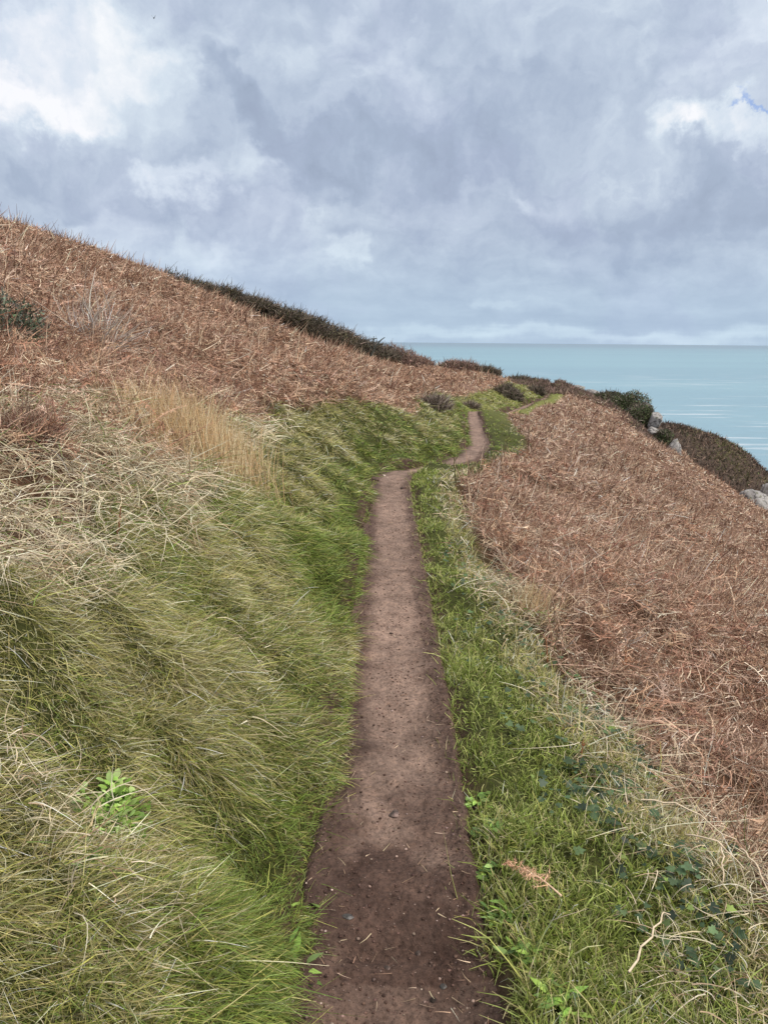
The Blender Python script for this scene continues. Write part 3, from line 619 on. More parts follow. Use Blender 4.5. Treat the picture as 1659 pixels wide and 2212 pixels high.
class Acc:
    def __init__(s): s.V = []; s.Q = []; s.T = []; s.C = []; s.n = 0
    def add(s, V, f, c):
        V = np.asarray(V, float); s.V.append(V); (s.Q if f.shape[1] == 4 else s.T).append(f + s.n); s.C.append(np.broadcast_to(c, V.shape)); s.n += len(V)
    def build(s, name, m, parent=None, smooth=False):
        fs = [np.concatenate(q) for q in (s.Q, s.T) if q]
        return mesh(name, np.concatenate(s.V), fs, m, np.concatenate(s.C), parent, smooth)
# leaf outlines in the leaf plane: (along, across)
OVAL = np.array([(0, 0), (.18, .16), (.45, .27), (.75, .22), (1, 0), (.75, -.22), (.45, -.27), (.18, -.16)])
SPOON = np.array([(0, .03), (.4, .06), (.62, .17), (.85, .19), (1, .06), (1, -.06), (.85, -.19), (.62, -.17), (.4, -.06), (0, -.03)])
LANCE = np.array([(0, .02), (.3, .12), (.6, .13), (1, 0), (.6, -.13), (.3, -.12), (0, -.02)])
IVY = np.array([(0, 0), (-.12, .28), (.12, .52), (.30, .32), (.52, .50), (.62, .22), (1.0, 0), (.62, -.22), (.52, -.50), (.30, -.32), (.12, -.52), (-.12, -.28)])
def leaves(acc, P, d, nrm, L, tmpl, c, cup=.12):
    """P base points, d direction, nrm leaf normal: each leaf a shallow fan about its middle"""
    N = len(P); d = unit(d); s_ = unit(np.cross(nrm, d)); nn = np.cross(d, s_)
    k = len(tmpl); x = tmpl[:, 0][None, :, None]; y = tmpl[:, 1][None, :, None]; Lr = L[:, None, None]
    z = cup * (np.abs(tmpl[:, 1]) * 1.2 - tmpl[:, 0] ** 2 * .9)[None, :, None]
    V = P[:, None] + Lr * (d[:, None] * x + s_[:, None] * y + nn[:, None] * z)
    m = (P + d * L[:, None] * tmpl[:, 0].mean())[:, None]; V = np.concatenate([V, m], 1).reshape(-1, 3)
    b = np.arange(N)[:, None] * (k + 1); i = np.arange(k)[None]
    f = np.stack([b + i, b + (i + 1) % k, b + k + 0 * i], -1).reshape(-1, 3)
    acc.add(V, f, np.repeat(c, k + 1, 0))

def ico(sub=4):
    bm = bmesh.new(); bmesh.ops.create_icosphere(bm, subdivisions=sub, radius=1); V = np.array([v.co for v in bm.verts]); f = np.array([[v.index for v in p.verts] for p in bm.faces]); bm.free(); return V, f
ICO = ico(4); ICO2 = ico(2)
def rock(name, c, size, seed, m, label, cat='rock', group=None, cuts=9, sharp=1.0, rot=0, ic=None):
    rs = np.random.default_rng(seed); V, f = ic or ICO; V = V.copy()
    for i in range(cuts):
        n = unit(rs.normal(size=3)); d = rs.uniform(.42, .80); k = V @ n - d; V -= np.maximum(k, 0)[:, None] * n * .92 * sharp
    V *= (1 + .13 * fbm(V[:, 0] * 2.6 + V[:, 2] * 1.3, V[:, 1] * 2.6 - V[:, 2] * 2.1, seed, 5, .65))[:, None]
    V = V * np.array(size); a = rot; tl = .35 if size[2] > .7 else 0; V = V @ np.array([[math.cos(tl), 0, math.sin(tl)], [0, 1, 0], [-math.sin(tl), 0, math.cos(tl)]]).T; V = V @ np.array([[math.cos(a), math.sin(a), 0], [-math.sin(a), math.cos(a), 0], [0, 0, 1]])
    o = mesh(name, V, f, m); o.location = tuple(map(float, c)); return tag(o, label, cat, group)

def shrub(name, base, rx, ry, rz, seed, label, cat, group, pal, leafpal, ntw=2600, nlf=2600, lw=.02, ll=.07, wp=None, spiky=.5, stemcol=(.09, .065, .05), lean=0.0):
    """wind-cut shrub: crown of twigs and leaf blades over a lumpy volume, several bent stems"""
    global rng
    keep = rng; rng = np.random.default_rng(seed)
    t = thing(name, base, label, cat, group)
    dirs = rdir(9); dirs[:, 2] = np.abs(dirs[:, 2]) * .8; dirs = unit(dirs); lump = U(.45, .85, 9)
    def vol(n, inner):
        d = rdir(n); d[:, 2] = np.abs(d[:, 2]); d = unit(d)
        s_ = .72 + .38 * np.max(np.maximum(0, (d @ dirs.T)) ** 6 * lump, 1) + .1 * fbm(d[:, 0] * 4 + seed, d[:, 1] * 4 + d[:, 2] * 3, seed, 3)
        rr_ = s_ * (inner + (1 - inner) * U(0, 1, n) ** .6)
        p = d * rr_[:, None] * np.array([rx, ry, rz]); p[:, 0] += lean * p[:, 2]; return p, d
    rib = Rib(); dist = float(np.hypot(base[0], base[1])); mw = dist * PXW * .38
    p, d = vol(ntw, .35); c = vary(pick(pal, ntw), .3)
    blades(rib, p, U(.6, 1.7, ntw) * ll * 2.2, np.full(ntw, max(.0018, mw)), unit(d * spiky + rng.normal(size=(ntw, 3)) * .5 + np.array([[0, 0, .35]])), rng.normal(size=(ntw, 3)) * .3, c * .8, c, K=3)
    p, d = vol(nlf, .45); c = vary(pick(leafpal, nlf), .3)
    blades(rib, p, U(.5, 1.3, nlf) * ll, np.maximum(U(.5, 1.2, nlf) * lw, mw), unit(d * .7 + rng.normal(size=(nlf, 3)) * .6), rng.normal(size=(nlf, 3)) * .3, c * .85, c, K=3)
    rib.build('crown', M_LEAF if lw > .008 else M_DRY, t)
    ac = Acc()
    for i in range(5):
        a = U(0, 6.28, 1)[0]; e = np.array((math.cos(a) * rx * .6, math.sin(a) * ry * .6, rz * U(.5, .8, 1)[0]))
        tt = np.linspace(0, 1, 6)[:, None]; q = e * tt + np.array([0, 0, -.15]) * (1 - tt) + np.sin(tt * 3) * rng.normal(size=3) * .08 * rx
        V, f = tube(q, np.linspace(.05, .012, 6) * max(rz, .3), 6); ac.add(V, f, stemcol)
    ac.build('stem', M_WOOD, t); rng = keep; return t

def crest(px, back=1.2, top=None):
    """point just behind the skyline of the hill in the direction of px, and the height a bush there needs to reach photo row top"""
    d = ray(px, 700); d = np.array((d[0] / d[1], 1.)); yy = np.linspace(28, 62, 900); hz_ = height(d[0] * yy, yy); k = np.argmax((hz_ - 1.5) / yy)
    Y_c = yy[k] + back; b = np.array((d[0] * Y_c, Y_c, 0)); b[2] = gz1(b[0], b[1]) - .05
    return b, max(.45, at(px, top, Y_c)[2] - b[2])
# ------------------------------------------------------------------ hedge behind the crest
DK = [(.13, .105, .08), (.18, .145, .11), (.10, .085, .065), (.24, .19, .15)]; DKL = [(.12, .115, .055), (.09, .09, .048), (.16, .145, .07), (.07, .065, .045)]
hedge = [(286, 588, 35), (345, 600, 37.5), (415, 620, 40), (484, 640, 42.5), (540, 657, 45), (592, 672, 47.5), (640, 688, 50), (688, 702, 52), (734, 722, 54.5), (778, 746, 56.5)]
words = ['nearest and leftmost thorn of the hedge, low behind the bracken crest', 'second thorn from the left of the dark hedge on the crest', 'third thorn from the left of the dark hedge on the crest', 'fourth thorn from the left, where the hedge begins to thicken', 'fifth thorn from the left in the thick middle of the hedge', 'fifth thorn from the right in the thick middle of the hedge', 'fourth thorn from the right of the dark hedge', 'third thorn from the right, tallest part of the dark hedge', 'second thorn from the right, sloping down towards the sea', 'last thorn at the right end of the dark hedge, trimmed low by wind']
for i, (px, py, Yd) in enumerate(hedge):
    b_, hz = crest(px, 1.8, py + (-8, -6, -2, 2, 4, 6, 8, 10, 10, 10)[i]); hz *= 1.05
    shrub('hedge_shrub', tuple(b_), 2.7, 1.5, hz * 1.1, 100 + i, words[i], 'shrub', 'wind-cut thorn shrubs of the hedge along the crest', DK, DKL, 5200, 5200, .006, .10, lean=.25, spiky=.8)
PUR = [(.30, .20, .16), (.38, .26, .21), (.22, .145, .12)]
for i, (px, py, Yd, rx, hz, lb, pal, lp) in enumerate((
    (845, 748, 57.5, 1.9, 1.0, 'purple brown bramble mound just right of the end of the dark hedge', PUR, [(.17, .11, .09), (.12, .10, .06)]),
    (900, 774, 58.5, 1.2, .7, 'low brown bramble mound on the skyline halfway down from the hedge to the gorse', PUR, [(.17, .11, .09), (.14, .12, .07)]),
    (990, 779, 59, 1.6, .7, 'dark low gorse on the skyline, leftmost of the three above the far path', PUR, [(.10, .10, .05), (.08, .085, .045)]),
    (1045, 795, 59, 1.3, .65, 'dark green gorse on the skyline between the two others above the far path', DK, [(.07, .10, .035), (.10, .13, .05)]),
    (1128, 819, 59, 1.5, .7, 'green gorse low on the skyline nearest the far end of the path', DK, [(.07, .12, .035), (.11, .16, .05)]))):
    b_, hz = crest(px, .3, py); hz *= 1.05; shrub('gorse_bush' if i > 1 else 'bramble_bush', tuple(b_), rx, rx * .8, hz, 140 + i, lb, 'bush', None, pal, lp, 2600, 2600, .006, .09, lean=.2, spiky=.9)
for i, (px, py, rx, hz, lb) in enumerate(((1090, 846, .75, .55, 'small black green gorse bush above the far grass bank, left of a pair'), (1106, 858, .65, .6, 'small black green gorse bush above the far grass bank, right of a pair'), (1155, 845, .7, .5, 'dark bush on the bank beside the last bit of path before the saddle'))):
    p = hit(px, py + 4); shrub('gorse_bush', (p[0], p[1], p[2] - .1), rx, rx, hz, 160 + i, lb, 'bush', None, DK, [(.06, .07, .03), (.09, .10, .045), (.16, .12, .08)], 1500, 1500, .005, .07)
for i, (px, py, rx, hz, lb) in enumerate(((930, 880, .55, .30, 'tangle of bare dark heather twigs on top of the grass bank at the far bend'), (1013, 880, .40, .18, 'dark tuft of heather where the path drops out of sight'))):
    p = hit(px, py); shrub('heather_tuft', (p[0], p[1], p[2] - .05), rx, rx, hz, 170 + i, lb, 'heather', None, [(.20, .15, .12), (.12, .09, .075), (.38, .31, .26)], [(.14, .13, .06), (.09, .09, .045)], 1300, 500, .004, .07, spiky=.9)

# ------------------------------------------------------------------ rocks and ivy on the seaward crest
IV = [(.075, .105, .04), (.105, .135, .055), (.05, .07, .03), (.16, .18, .08)]
for i, (px, py, Yd, rx, ry, hz, lb) in enumerate((
    (1308, 846, 54.5, 1.4, 1.1, 1.1, 'smaller rounded ivy bush at the upper left of the ivied crag'),
    (1348, 846, 52.8, 2.1, 1.5, 2.2, 'biggest dark green ivy bush, swelling over the crag above the sea'),
    (1385, 880, 50.8, 1.3, 1.2, 2.0, 'ivy bush hanging down the right flank of the crag above the pale rock'),
    (1428, 930, 48.6, .8, .9, 1.1, 'small ivy bush wedged between the two pale rock outcrops'))):
    top = at(px, py, Yd); shrub('ivy_bush', (top[0], top[1], top[2] - hz * .8), rx, ry, hz, 180 + i, lb, 'bush', 'ivy bushes on the crag', DK, IV, 2200, 8500, .035, .075, spiky=.3, lean=.1)
def rk(name, px, py, Yd, size, seed, m, label, **k):
    p = at(px, py, Yd); p[2] -= size[2] * .55; return rock(name, p, size, seed, m, label, **k)
rk('orange_rock', 1205, 834, 58, (.42, .5, .34), 1, M_ROCKO, 'small orange lichened rock at the saddle where the path ends')
rk('flat_rock', 1243, 834, 58, (1.05, .8, .36), 2, M_ROCK, 'long pale flat rock right of the orange rock on the skyline')
rk('flat_rock', 1282, 843, 57.5, (.65, .7, .36), 3, M_ROCK, 'short grey rock half sunk in turf just left of the ivy bushes')
rk('crag_rock', 1378, 872, 52.8, (.9, .7, .5), 4, M_ROCK, 'tan rock showing through behind the ivy at the top of the crag')
rk('crag_rock', 1409, 900, 49.8, (.52, .8, .95), 5, M_ROCK, 'pale rock below the ivy, upper of the two outcrops on the crest', cuts=14)
rk('crag_rock', 1408, 924, 49.0, (.45, .5, .5), 6, M_ROCK, 'small grey rock under the upper outcrop beside the ivy')
rk('crag_rock', 1450, 958, 47.4, (.62, .8, 1.25), 7, M_ROCK, 'tall fissured pale rock, lower of the two outcrops on the crest', cuts=16)
rk('boulder', 1628, 1072, 41.5, (.95, .8, .72), 8, M_ROCK, 'smooth rounded grey boulder at the right edge below the headland', cuts=4, sharp=.6)
rk('boulder', 1656, 1088, 41.0, (.7, .7, .6), 9, M_ROCK, 'smaller cracked grey boulder leaning on the round one at the right edge', cuts=7)
rk('boulder', 1662, 1052, 46.0, (.7, .9, 1.3), 10, M_ROCK, 'dark fissured upright rock behind the boulders at the right edge', cuts=14)
p = at(1488, 996, 80); xx = p[0]; rock('boulder', (xx, 80, float(hh_(np.array([xx]), np.array([80.]))[0]) + .1), (.7, .7, .7), 12, M_ROCK, 'lone small grey rock in the scrub of the further headland')

# ------------------------------------------------------------------ plants one can point at
def gold_tuft():
    b = hit(440, 985); n = 3600; rib = Rib()
    P = b + np.stack([rng.normal(size=n) * .20, rng.normal(size=n) * .30, np.zeros(n)], -1); P[:, 2] = height(P[:, 0], P[:, 1])
    d0 = unit(np.array([[-.22, .05, 1]]) + rng.normal(size=(n, 3)) * .22); c = vary(pick([(.66, .48, .27), (.56, .38, .20), (.74, .60, .38), (.44, .29, .16)], n))
    blades(rib, P - b, U(.2, .52, n), U(.0012, .0022, n), d0, rng.normal(size=(n, 3)) * .12 + np.array([[.05, 0, -.12]]), c * .8, c, K=5)
    o = rib.build('grass_tussock', M_DRY); o.location = tuple(b); tag(o, 'tall feathery golden grass tussock standing above the bank at the bracken edge', 'grass tussock')
gold_tuft()
def gold2(px, py, n, hgt, lb):
    b = hit(px, py); rib = Rib(); P = b + np.stack([rng.normal(size=n) * .07, rng.normal(size=n) * .08, np.zeros(n)], -1); P[:, 2] = height(P[:, 0], P[:, 1])
    d0 = unit(np.array([[.45, .1, 1]]) + rng.normal(size=(n, 3)) * .2); c = vary(pick([(.66, .48, .27), (.74, .60, .38), (.50, .34, .2)], n))
    blades(rib, P - b, U(.4, 1, n) * hgt, U(.0011, .002, n), d0, rng.normal(size=(n, 3)) * .1, c * .8, c, K=4)
    o = rib.build('grass_tussock', M_DRY); o.location = tuple(b); tag(o, lb, 'grass tussock')
gold2(1150, 1325, 380, .20, 'small golden grass tuft leaning right at the verge edge beside the bracken')

def weed(px, py, n, L, tm, pal, label, name='leafy_weed', spread=.01, up=.45, group=None, h0=.0):
    b = hit(px, py); ac = Acc(); a = U(0, 6.28, n); e = U(up * .3, up * 1.6, n)
    P = np.stack([rng.normal(size=n) * spread, rng.normal(size=n) * spread, U(0, 1, n) * h0 + .008], -1)
    P[:, 2] += height(P[:, 0] + b[0], P[:, 1] + b[1]) - b[2]
    d = unit(np.stack([np.cos(a), np.sin(a), e], -1)); nr = unit(np.array([[0, 0, 1.]]) + rng.normal(size=(n, 3)) * .25)
    for k in range(n):
        V, f = tube(np.array([(0, 0, -.004), P[k] * .5 + [0, 0, .004], P[k] + d[k] * L * .1]), [.0011, .0009, .0007], 3); ac.add(V, f, pal[0])
    leaves(ac, P, d, nr, U(.6, 1.2, n) * L, tm, vary(pick(pal, n), .2))
    o = ac.build(name, M_LEAF); o.location = tuple(b); return tag(o, label, 'weed', group)
LG = [(.20, .33, .06), (.26, .40, .08), (.15, .25, .045), (.34, .46, .15)]; DG = [(.11, .19, .04), (.15, .25, .055), (.20, .29, .09), (.08, .14, .04)]
weed(250, 1800, 260, .034, SPOON, LG, 'clump of bright green spoon shaped leaves in the straw grass at lower left', spread=.038, h0=.045, up=.7)
weed(262, 1745, 110, .030, OVAL, LG, 'smaller sprig of fresh green leaves just above the bright clump at lower left', spread=.025, h0=.04, up=.7)
weed(215, 1880, 60, .04, LANCE, DG, 'darker serrated leaves at the foot of the bright green clump', spread=.03, h0=.02)
for px, py, L, lb in ((1030, 1738, .03, 'low leafy weed against the soil edge, topmost of those by the path'), (1060, 1800, .034, 'leafy weed in the verge edge beside the flat path stone'), (1050, 1898, .034, 'glossy green weed rosette left of the fallen fern frond'), (1085, 1985, .045, 'broad strap leaved weed below the fallen fern frond'), (1125, 2065, .045, 'broad leaved weed beside the widening of the path'), (1200, 2165, .055, 'large dock rosette at the bottom edge of the picture right of the path'), (690, 1985, .04, 'pale green weed at the left lip of the path'), (640, 2090, .055, 'grass green weed spreading over the left bank corner near the bottom')):
    weed(px, py, 22, L * 1.0, LANCE if L > .04 else OVAL, DG + LG[:2], lb, 'broadleaf_weed', spread=.018, up=.4, group='broad leaved weeds along the path edges', h0=.01)

# ivy trailing through the verge (ground cover)
ac = Acc(); n = 1050; yy_ = U(1.2, 3.1, n); xx_ = np.interp(yy_, [1.2, 1.7, 1.95, 2.5, 3.1], [1.02, .98, .86, .80, .80]) + rng.normal(size=n) * .14
k = fbm(xx_ * 5, yy_ * 5, 33, 2) > -.05; xx_, yy_ = xx_[k], yy_[k]; n = len(xx_)
P = np.stack([xx_, yy_, height(xx_, yy_) + U(.01, .06, n)], -1); a = U(0, 6.28, n)
leaves(ac, P, np.stack([np.cos(a), np.sin(a), U(-.2, .2, n)], -1), unit(np.array([[-.1, -.3, 1.]]) + rng.normal(size=(n, 3)) * .3), U(.012, .034, n), IVY, vary(pick([(.045, .075, .035), (.065, .105, .05), (.03, .05, .028), (.11, .16, .07), (.22, .30, .08)], n, [.3, .3, .2, .12, .08]), .2))
n = 170; yy_ = U(2.4, 5.5, n); xx_ = gR(yy_) - .02 + rng.normal(size=n) * .14; a = U(0, 6.28, n)
leaves(ac, np.stack([xx_, yy_, height(xx_, yy_) + U(.02, .07, n)], -1), np.stack([np.cos(a), np.sin(a), U(-.2, .2, n)], -1), unit(np.array([[-.1, -.3, 1.]]) + rng.normal(size=(n, 3)) * .3), U(.015, .035, n), IVY, vary(pick([(.045, .075, .035), (.065, .105, .05), (.08, .13, .05)], n), .2))
tag(ac.build('ivy', M_LEAF), 'dark ivy trailing between the green verge and the bracken', 'ivy', kind='stuff')

# stalks
def stalk(name, a, b, rad, c, label, cat, group=None, lift=(0, 0), side=0, sag=.0, wob=.006):
    p0 = hit(*a); p0[2] += lift[0]
    if lift[1] == 'up': p1 = at(b[0], b[1], p0[1] + side)
    else: p1 = hit(*b); p1[2] += lift[1]
    tt = np.linspace(0, 1, 9)[:, None]; L = np.linalg.norm(p1 - p0)
    q = p0 * (1 - tt) + p1 * tt + np.array([0, 0, sag]) * np.sin(tt * math.pi) + rng.normal(size=(9, 3)) * wob * L * 3 * (tt > 0)
    ac = Acc(); V, f = tube(q - p0, np.linspace(rad, rad * .55, 9), 6); ac.add(V, f, c)
    for k in range(3 if cat == 'stalk' else 0):
        i = rng.integers(4, 8); e = q[i] + unit(rng.normal(size=3) + np.array([0, 0, .8])) * L * U(.15, .3, 1)[0]
        V, f = tube(np.array([q[i], (q[i] + e) / 2 + rng.normal(size=3) * .006, e]) - p0, np.array([rad * .6, rad * .5, rad * .3]), 5); ac.add(V, f, c)
    o = ac.build(name, M_WOOD, smooth=True); o.location = tuple(p0); return tag(o, label, cat, group)
RS = (.36, .15, .075); PS = (.62, .50, .36)
for a, b, lb in (((1352, 1478), (1352, 1395), 'tallest red brown bracken stalk standing up mid slope right of the verge'), ((1182, 1430), (1180, 1375), 'short red brown bracken stalk nearest the verge'), ((1420, 1655), (1426, 1600), 'straight rusty bracken stalk standing beside the ivy margin'), ((1292, 1520), (1291, 1485), 'stubby rusty bracken stalk between the verge and the tallest stalk'),
    ((1357, 1550), (1396, 1500), 'rusty bracken stalk leaning right below the tallest stalk'), ((1520, 1712), (1518, 1650), 'upright rusty bracken stalk in the reddest bracken at right'), ((1597, 1765), (1624, 1668), 'rusty bracken stalk leaning right near the right edge'), ((1499, 1757), (1529, 1708), 'rusty bracken stalk leaning across the upright one at right'), ((1255, 1640), (1258, 1600), 'lowest short rusty stalk at the edge of the verge')):
    stalk('bracken_stalk', a, b, .0032, RS, lb, 'stalk', 'standing dead bracken stalks', lift=(0, 'up'))
stalk('plantain_stalk', (984, 1052), (982, 988), .009, (.10, .085, .04), 'single dark seed stalk standing up at the bend of the path', 'stalk', lift=(0, 'up'))
for a, b, lb in (((1378, 1790), (1578, 1882), 'long pale dry stalk lying over the ivy, uppermost of the fallen stalks'), ((1475, 1870), (1596, 1946), 'pale dry stalk lying parallel below the longest one'), ((1545, 1888), (1549, 1972), 'thin pale stalk pointing down the picture across the ivy'), ((1590, 1900), (1650, 2010), 'thick bleached stalk at the right edge above the ivy'), ((1350, 2180), (1440, 2040), 'slender curved dry stem lying in the verge grass at lower right')):
    stalk('dry_stalk', a, b, .0028, PS, lb, 'dry stem', 'fallen dry stems at the right edge', lift=(.10, .10), sag=.03)
stalk('bramble', (2, 826), (160, 778), .006, (.10, .045, .04), 'arching dark bramble stem low over the bracken at the left edge', 'bramble', lift=(.12, .12), sag=.05)
stalk('bramble', (255, 1165), (262, 1095), .004, (.25, .11, .06), 'thin red brown stem standing in the bleached grass at left', 'bramble', lift=(0, 'up'))
stalk('straw', (705, 2137), (694, 2186), .0026, (.66, .52, .40), 'pale straw lying alone on the dark soil at the bottom of the path', 'straw', lift=(.012, .012))
stalk('straw', (738, 2020), (860, 2024), .0022, (.62, .50, .34), 'long straw lying across the path at the foot of the damp step', 'straw', lift=(.014, .014))
stalk('straw', (780, 2012), (818, 1986), .0022, (.58, .46, .32), 'short straw slanting up from the long one on the damp step', 'straw', lift=(.014, .014))
stalk('straw', (950, 1690), (972, 1720), .0018, (.62, .50, .34), 'thin straw on the right lip of the path', 'straw', lift=(.014, .02))
stalk('stick', (828, 1033), (846, 1046), .016, (.60, .50, .42), 'pale stick lying on the path just before the bend', 'stick', lift=(.03, .03))

# fallen fern frond
def frond():
    a, b = hit(1210, 1975), hit(1092, 1905); a[2] += .055; b[2] += .06; tt = np.linspace(0, 1, 14)[:, None]; q = a * (1 - tt) + b * tt + np.array([0, 0, .015]) * np.sin(tt * 3.14)
    t = thing('fern_frond', a, 'dry tan fern frond lying on the green verge right of the path', 'fern frond')
    ac = Acc(); V, f = tube(q - a, np.linspace(.0028, .001, 14), 6); ac.add(V, f, (.62, .44, .30)); ac.build('stem', M_WOOD, t, True)
    rib = Rib(); ax = unit(b - a); sdv = unit(np.cross(ax, (0, 0, 1)))
    for k in range(3, 14):
        for sg in (1, -1):
            L = .055 * (1.1 - k / 14.) * U(.6, 1.2, 1)[0]; base = q[k] - a; d = unit(sdv * sg + ax * .5 + rng.normal(size=3) * .25); N = 12
            pos = base + d * L * np.linspace(.1, 1, N)[:, None]; cc = vary(np.tile(np.array((.60, .38, .25)), (N, 1)), .2)
            blades(rib, np.array([base]), np.array([L]), np.array([.0012]), np.array([d]), np.zeros((1, 3)), cc[:1], cc[:1], K=3)
            s2 = unit(np.cross(d, rdir(1)[0])); sn = np.where(np.arange(N) % 2 == 0, 1, -1)[:, None]
            blades(rib, pos, np.linspace(.016, .005, N), np.full(N, .0016), unit(s2 * sn + d * .4 + rng.normal(size=(N, 3)) * .2), rng.normal(size=(N, 3)) * .4, cc, cc, K=3)
    rib.build('leaflets', M_DRY, t)
frond()

# dark leafy bush and bleached twigs at the left edge
p = hit(25, 740); shrub('holly_bush', (p[0] - .1, p[1], p[2] - .05), .42, .5, .5, 300, 'dark green small leaved bush with black twigs at the left edge of the slope', 'bush', None, [(.07, .06, .05), (.30, .26, .22), (.12, .09, .075)], [(.06, .09, .045), (.10, .13, .08), (.045, .06, .035), (.19, .22, .17)], 700, 2600, .010, .03, spiky=.6)
p = hit(205, 762); shrub('dead_twigs', (p[0], p[1], p[2]), .42, .42, .42, 301, 'bleached grey dead twigs sticking out of the bracken at upper left', 'dead twigs', None, [(.62, .56, .50), (.50, .42, .36), (.36, .28, .23)], [(.40, .26, .19)], 260, 120, .0035, .12, spiky=1.4, stemcol=(.52, .46, .40))
p = hit(25, 960); shrub('bramble_bush', (p[0], p[1], p[2] - .05), .28, .32, .18, 302, 'reddish brown bramble thicket low at the left edge above the bleached grass', 'bush', None, [(.26, .14, .10), (.18, .10, .075), (.38, .25, .19)], [(.32, .19, .14), (.22, .13, .10)], 1500, 1300, .0035, .06, spiky=.8)
# small broken branch on the skyline at the end of the hedge
b = crest(803, .5, 740)[0]; b[2] = at(803, 752, b[1])[2]; ac = Acc(); t_ = thing('dead_branch', b, 'bare dark forked branch sticking up at the right end of the hedge', 'branch'); V, f = tube([(-.1, 0, -1.4), (0, 0, -.3), (.2, 0, .1), (.48, 0, .42)], [.07, .06, .05, .025]); ac.add(V, f, (.07, .07, .06))
for q0, q1 in (((.12, 0, 0), (.1, 0, .55)), ((.25, 0, .15), (.7, 0, .2)), ((.35, 0, .28), (.62, 0, .5)), ((0, 0, -.05), (-.25, 0, .3)), ((.1, 0, .4), (-.05, 0, .42)), ((.1, 0, .4), (.25, 0, .45))):
    V, f = tube([q0, tuple((np.array(q0) + q1) / 2 + [0, .02, .02]), q1], [.03, .025, .015]); ac.add(V, f, (.07, .07, .06))
ac.build('fork', M_WOOD, t_)

# ------------------------------------------------------------------ stones, crumbs and straw on the path
def pstone(name, px, py, size, seed, label, m=None, cat='stone', cuts=9):
    p = hit(px, py); z = pathz(p[0], p[1]); rock(name, (p[0], p[1], z + size[2] * .15), size, seed, m or M_STONE, label, cat, cuts=cuts, ic=ico(3))
pstone('flat_stone', 850, 1791, (.020, .026, .006), 21, 'flat pinkish stone set in the middle of the path')
pstone('slate_chip', 752, 2024, (.017, .011, .004), 22, 'grey slate chip at the left edge of the damp step', M_ROCK)
M_CLOD = rock_mat('earth_clod', (.085, .045, .035), (.13, .075, .06), (.10, .06, .05), 0)
pstone('soil_clod', 938, 2177, (.011, .011, .009), 23, 'dark soil clod near the bottom right of the path', M_CLOD, 'soil clod', 5)
pstone('pebble', 957, 2150, (.009, .008, .007), 24, 'rounded grey pebble beside the dark soil clod', M_ROCK, 'pebble', 3)
pstone('pebble', 838, 2115, (.010, .008, .006), 25, 'pinkish pebble in the middle of the dark bottom stretch of path', None, 'pebble')
pstone('pebble', 904, 2084, (.009, .008, .006), 26, 'pale pebble right of centre below the damp step', None, 'pebble')
pstone('pebble', 672, 2164, (.010, .010, .007), 27, 'brown pebble near the lower left corner of the path', M_CLOD, 'pebble')
pstone('stone', 870, 1066, (.05, .03, .02), 28, 'dark stone at the right side of the path near the bend', M_CLOD)
pstone('stone', 812, 1050, (.05, .035, .02), 29, 'dark stone at the left side of the path near the bend', M_CLOD)
pstone('pebble', 700 + 145, 1385, (.012, .01, .006), 30, 'small dark pebble in the middle of the path halfway to the bend', M_CLOD, 'pebble')
ac = Acc(); V0, f0 = ico(1); n = 9500
yy_ = .95 * (8.5 / .95) ** U(0, 1, n); s_ = np.clip(rng.normal(size=n) * .16, -.27, .27); s_ = np.where(rng.random(n) < .4, np.sign(s_) * U(.15, .26, n), s_)
xx_ = np.interp(yy_, ty, tx) + s_; ii = np.clip(np.searchsorted(pt, yy_), 0, pn - 1); jj = np.clip(((s_ + .37) / .74 * (NP - 1)).round().astype(int), 0, NP - 1)
zz_ = ez[ii, jj]; sz = .0012 + .0042 * U(0, 1, n) ** 3.5 + yy_ * .00022
B = V0[None] * (1 + rng.uniform(-.3, .3, (n, len(V0), 1))) * (sz[:, None, None] * np.array([1, 1, .5])) + np.stack([xx_, yy_, zz_ + sz * .1], -1)[:, None]
fN = (f0[None] + (np.arange(n) * len(V0))[:, None, None]).reshape(-1, 3)
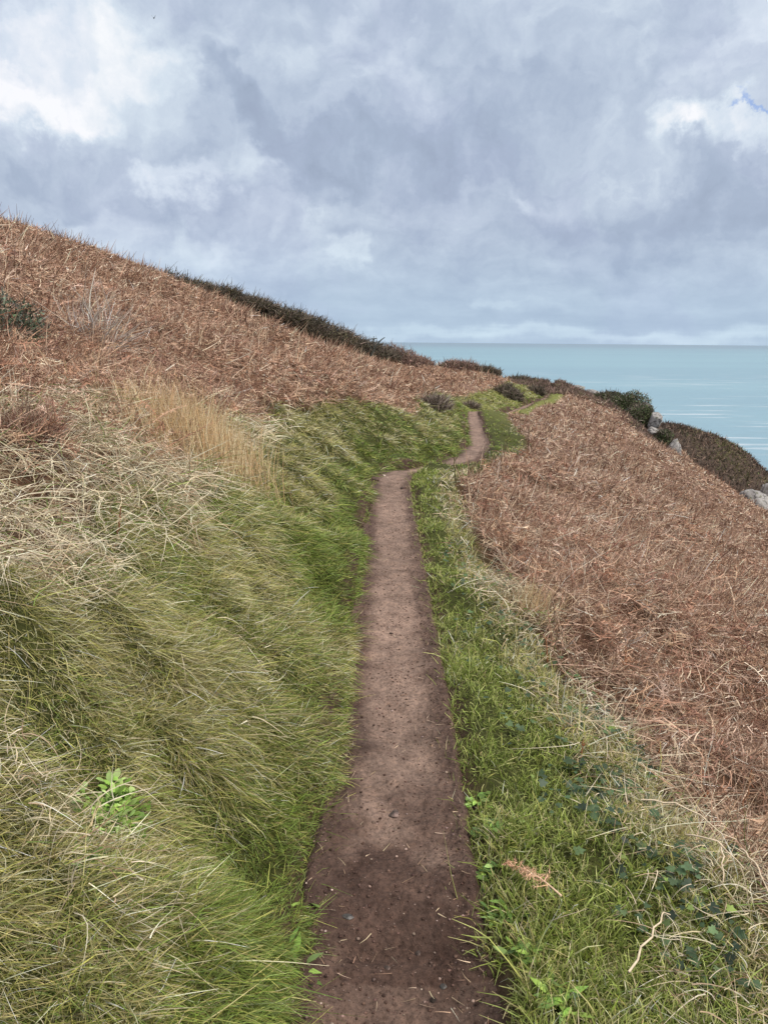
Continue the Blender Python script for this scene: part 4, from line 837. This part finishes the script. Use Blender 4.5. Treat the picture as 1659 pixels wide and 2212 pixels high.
ac.add(B.reshape(-1, 3), fN, np.repeat(vary(pick([(.075, .044, .034), (.12, .075, .06), (.20, .14, .115), (.34, .26, .22), (.06, .036, .028)], n, [.34, .34, .16, .02, .14]), .2), len(V0), 0))
tag(ac.build('gravel', M_WOOD), 'crumbs of soil and grit scattered over the trodden path', 'gravel', kind='stuff')
RB = Rib(); n = 620; yy_ = 1.2 * (7 / 1.2) ** U(0, 1, n); s_ = np.clip(np.where(rng.random(n) < .6, np.sign(rng.normal(size=n)) * U(.12, .27, n), rng.normal(size=n) * .12), -.28, .28)
k = rng.random(n) < 1.4 / yy_; yy_, s_ = yy_[k], s_[k]; n = len(yy_)
yb = rng.random(n) < .12; yy_ = np.where(yb, 1.66 + rng.normal(size=n) * .03, yy_)
xx_ = np.interp(yy_, ty, tx) + s_; ii = np.clip(np.searchsorted(pt, yy_), 0, pn - 1); jj = np.clip(((s_ + .37) / .74 * (NP - 1)).round().astype(int), 0, NP - 1)
a = U(0, 6.28, n); c = vary(pick([(.55, .43, .30), (.42, .30, .20), (.30, .19, .13)], n))
blades(RB, np.stack([xx_, yy_, ez[ii, jj] + .006], -1), U(.012, .05, n), wmin(yy_, U(.0007, .0013, n), .3), unit(np.stack([np.cos(a), np.sin(a), U(-.05, .15, n)], -1)), rng.normal(size=(n, 3)) * np.array([[.15, .15, .02]]), c, c, K=3)
tag(RB.build('straw_litter', M_DRY), 'bits of dead grass and straw strewn on the soil of the path', 'litter', kind='stuff')

# a single bird far up
b = at(333, 39, 85); t_ = thing('bird', b, 'tiny dark bird high in the sky at upper left', 'bird')
V, f = ICO2; V = V * np.array((.05, .17, .055)); V[:, 0] *= 1 - .4 * (V[:, 1] < -.05); mesh('body', V, f, M_WOOD, np.full(V.shape, .03), t_, True)
for sg in (1, -1):
    V = np.array([(0, .07, .01), (0, -.05, .01), (sg * .12, -.03, .13), (sg * .12, .07, .14), (sg * .2, -.08, .26), (sg * .2, -.04, .27)]); V2 = V + [0, 0, -.008]
    f = np.array([(0, 1, 2, 3), (3, 2, 4, 5), (6, 9, 8, 7), (9, 11, 10, 8)]); mesh('wing', np.concatenate([V, V2]), f, M_WOOD, np.full((12, 3), .03), t_)
